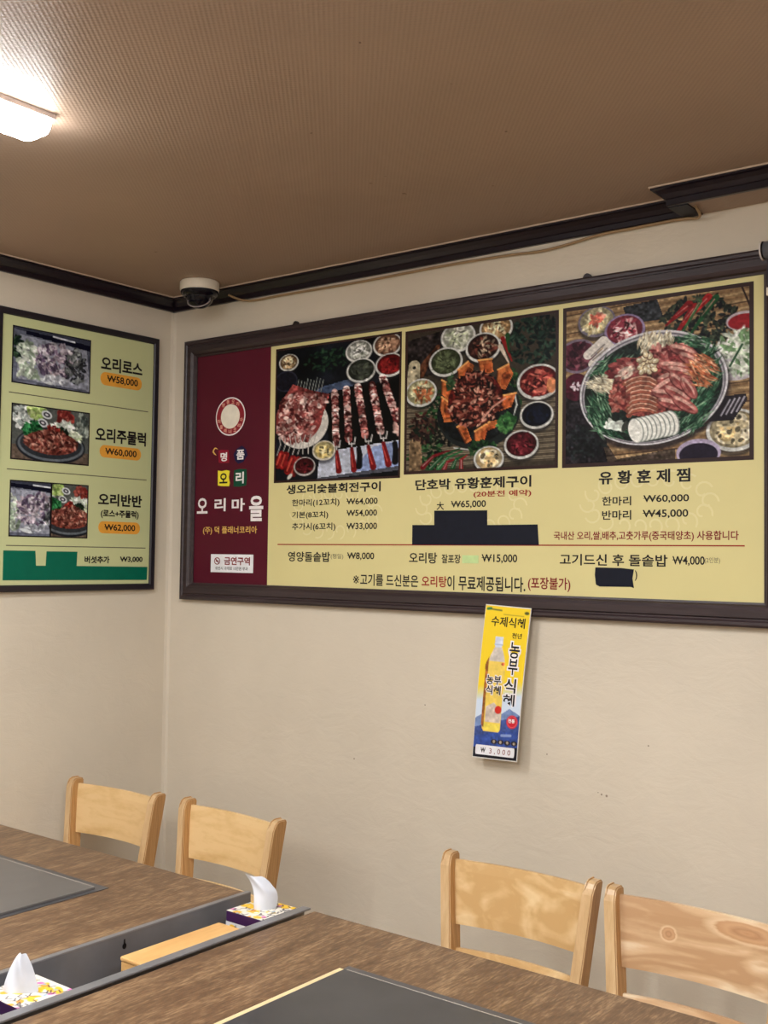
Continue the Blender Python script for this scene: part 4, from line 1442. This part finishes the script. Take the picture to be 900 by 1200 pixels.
def sheet_obj(name, rows, mat, parent, th=.0007):
    """rows of points lofted into a thin sheet of paper"""
    vs, fs = [], []
    n = len(rows[0])
    for r in rows:
        vs += [tuple(p) for p in r]
    for i in range(len(rows) - 1):
        for k in range(n - 1):
            fs.append((i * n + k, i * n + k + 1, (i + 1) * n + k + 1, (i + 1) * n + k))
    o = raw_obj(name, vs, fs, mat, parent, True)
    s = o.modifiers.new('solid', 'SOLIDIFY')
    s.thickness = th
    sb = o.modifiers.new('sub', 'SUBSURF')
    sb.levels = sb.render_levels = 2
    return o


def make_tissue_box(x0, x1, y0, y1, z0, z1, label, seed, sheet):
    t = thing('tissue_box', label, 'tissue box', ((x0 + x1) / 2, (y0 + y1) / 2, z0), 0, 'printed tissue boxes in the trough')
    hx, hy, h = (x1 - x0) / 2, (y1 - y0) / 2, z1 - z0
    box_obj('carton', (-hx, hx, -hy, hy, 0, h - .0008), M['purple'], t, .0015)
    p = box_picture(seed)
    p.mesh('printed_top', -hx, hx, -hy, hy, lambda u, v, d: (u, v, d), h, M['box_print'], t)
    for k, (fn) in enumerate((lambda u, v, d: (u, -hy - .0006, v), lambda u, v, d: (-hx - .0006, u, v))):
        q = box_picture(seed + 5 + k, (206, 206, 206))
        q.mesh('printed_side', -hx if k == 0 else -hy, hx if k == 0 else hy, .002, h - .024, fn, 0, M['box_print'], t)
    o = sheet_obj('tissue', sheet(h), M['tissue'], t)
    o['label'] = 'white tissue pulled up out of the box'
    return t


# screen-right is about (.79, .61) in plan: the sheets face the diners on the camera side
RV = Vector((.79, .61, 0))
FV = Vector((.61, -.79, 0))


def sheet_far(h):
    rows = []
    # (height, left edge, right edge, bow towards the camera)
    for z, l, r, bow in ((-.012, -.014, .034, .014), (.010, -.016, .040, .018), (.028, -.014, .043, .020), (.045, -.017, .038, .020), (.058, -.022, .030, .018), (.072, -.030, .020, .014), (.083, -.040, .004, .008)):
        row = []
        for k in range(9):
            s = k / 8
            x = l + (r - l) * s
            b = bow * math.sin(PI * s) - .012 * s + .004 * math.sin(7 * s + z * 60)
            dz = -.010 * s * (1 if z > .05 else .3)
            row.append(RV * (x - .004) + FV * b + Vector((0, 0, h + z + dz)))
        rows.append(row)
    return rows


def sheet_near(h):
    rows = []
    for z, l, r, bow in ((-.012, -.034, .036, .012), (.008, -.034, .036, .016), (.024, -.029, .030, .018), (.042, -.023, .024, .018), (.057, -.016, .018, .016), (.068, -.010, .013, .012), (.074, -.004, .010, .006)):
        row = []
        for k in range(9):
            s = k / 8
            x = l + (r - l) * s
            b = bow * math.sin(PI * s) + .004 * math.sin(9 * s + z * 50)
            row.append(RV * (x - .014) + FV * b + Vector((0, 0, h + z - .006 * abs(s - .4))))
        rows.append(row)
    return rows


make_tissue_box(1.451, 1.566, -1.068, -.948, .600, .7425, 'yellow and purple tissue box at the far end of the trough, by the wooden box', 51, sheet_far)
make_tissue_box(1.447, 1.566, -1.706, -1.586, .600, .7405, 'yellow and purple tissue box at the near end of the trough, lower left', 61, sheet_near)

ub = thing('utensil_box', 'long pale wooden utensil box lying in the steel trough', 'box', (1.5035, -1.246, .600))
box_obj('body', (-.040, .040, -.142, .142, 0, .116), M['box_wood'], ub, .003)
box_obj('lid', (-.0415, .0415, -.144, .144, .1165, .126), M['box_wood'], ub, .004, 3)

# ------------------------------------------------------------------ chairs
CHAIR_WOODS = ['honey', 'honey', 'pale_ply', 'knot_ply']


def post_x(s, z):        # outward splay of the back posts
    return s * (.179 + max(0, z - .45) * .095)


def post_y(z):           # rake of the back posts (front face)
    if z < .44:
        return .205 - (.44 - z) * -.06
    return .212 + (z - .44) * .115


def make_chair(label, x, y, rz, ply, group='wooden chairs along the back wall'):
    t = thing('dining_chair', label, 'chair', (x, y, 0), rz, group)
    W = .013
    for s in (-1, 1):
        # back post running down to the floor as the rear leg: outline in (y, z), with a rounded top
        front = [(post_y(z), z) for z in (0, .15, .30, .44, .52, .60, .68, .74, .758)]
        dep = lambda z: .036 + .017 * min(1, z / .44)
        top = post_y(.788)
        outline = front + [(top + .002, .772), (top + .009, .783), (top + .020, .788), (top + .044, .788), (top + .052, .783)] + [(post_y(z) + dep(z), z) for z in (.765, .72, .66, .60, .52, .44, .30, .15, 0)]
        bm = bmesh.new()
        a = [bm.verts.new((post_x(s, z) - W, yy, z)) for yy, z in outline]
        b = [bm.verts.new((post_x(s, z) + W, yy, z)) for yy, z in outline]
        n = len(outline)
        side = []
        for k in range(n):
            bm.faces.new((a[k], a[(k + 1) % n], b[(k + 1) % n], b[k]))
        # side faces as strips so the long outline stays clean
        m = 9
        for lst in (a, b):
            fr, tp, bk = lst[:9], lst[9:14], lst[14:]
            bk = bk[::-1]
            for k in range(8):
                bm.faces.new((fr[k], fr[k + 1], bk[k + 1], bk[k])) if k < 8 else None
            bm.faces.new([fr[8]] + tp + [bk[8]])
        bm.normal_update()
        es = [e for e in bm.edges if len(e.link_faces) == 2 and e.calc_face_angle(0) > 1.0]
        bmesh.ops.bevel(bm, geom=es, offset=.003, segments=2, affect='EDGES')
        po = bm_obj('back_post', bm, M['post'], t)
        po.data.materials.append(M['ply_edge'])
        for pg in po.data.polygons:
            if abs(pg.normal.x) > .9:
                pg.material_index = 1
        # front leg
        lx = s * .178
        bm = bmesh.new()
        prism(bm, [(-.185, 0), (-.155, 0), (-.147, .43), (-.193, .43)], lx - .014, lx + .014, lambda u, v, q: (q, u, v))
        bm_obj('leg', bm, M['post'], t)
        box_obj('side_rail', (s * .165 - .009, s * .165 + .009, -.150, .212, .385, .428), M['post'], t, .002)

    def slat(name, z0, z1, mat, bow, inset, crown):
        nx, nz, tk = 20, 6, .013
        V, F = [], []
        for side in (0, 1):
            for j in range(nz + 1):
                for i in range(nx + 1):
                    s = i / nx * 2 - 1
                    z = z0 + (z1 - z0) * j / nz
                    half = post_x(1, z) - W + .001
                    yy = post_y(z) + inset + bow * (1 - s * s) + tk * side
                    e = 1 if j in (0, nz) else 0
                    V.append((s * half, yy + (0 if not e else (.002 if side == 0 else -.002)), z + crown * (1 - s * s) * (j / nz)))
        st = (nx + 1) * (nz + 1)
        q = lambda sd, j, i: sd * st + j * (nx + 1) + i
        for sd in (0, 1):
            for j in range(nz):
                for i in range(nx):
                    F.append((q(sd, j, i), q(sd, j, i + 1), q(sd, j + 1, i + 1), q(sd, j + 1, i)))
        for i in range(nx):
            F.append((q(0, 0, i), q(0, 0, i + 1), q(1, 0, i + 1), q(1, 0, i)))
            F.append((q(0, nz, i), q(0, nz, i + 1), q(1, nz, i + 1), q(1, nz, i)))
        for j in range(nz):
            F.append((q(0, j, 0), q(0, j + 1, 0), q(1, j + 1, 0), q(1, j, 0)))
            F.append((q(0, j, nx), q(0, j + 1, nx), q(1, j + 1, nx), q(1, j, nx)))
        me = bpy.data.meshes.new(name)
        me.from_pydata(V, [], F)
        bm = bmesh.new()
        bm.from_mesh(me)
        o = bm_obj(name, bm, mat, t)
        return o
    slat('back_slat', .606, .770, M[ply], .022, .026, .0)
    slat('lower_slat', .470, .546, M[ply], .022, .026, .0)
    # seat with a shallow dish
    bm = bmesh.new()
    nx, ny = 14, 14
    gr = []
    for j in range(ny + 1):
        row = []
        for i in range(nx + 1):
            u, v = i / nx * 2 - 1, j / ny
            hw = .205 - .025 * v
            z = .447 - .010 * (1 - u * u) * math.sin(PI * min(1, v * 1.1)) - (.010 * (1 - v * 8) if v < .125 else 0)
            row.append(bm.verts.new((u * hw, -.205 + .405 * v, z)))
        gr.append(row)
    for j in range(ny):
        for i in range(nx):
            bm.faces.new((gr[j][i], gr[j][i + 1], gr[j + 1][i + 1], gr[j + 1][i]))
    bmesh.ops.recalc_face_normals(bm, faces=bm.faces[:])
    bmesh.ops.solidify(bm, geom=bm.faces[:], thickness=.014)
    bm_obj('seat', bm, M[ply], t)
    box_obj('stretcher', (-.165, .165, -.178, -.162, .24, .272), M['post'], t, .002)
    return t


make_chair('honey wooden chair nearest the left wall, behind the left table', .314, -.760, math.radians(2), 'honey')
make_chair('honey wooden chair second from the left wall, behind the far tissue box', .838, -.745, math.radians(-3), 'honey')
make_chair('pale wooden chair behind the right table, third from the left', 1.876, -.705, math.radians(1.5), 'pale_ply')
make_chair('wooden chair with a bold knotty plywood back, cut off at the right edge', 2.350, -.710, 0, 'knot_ply')
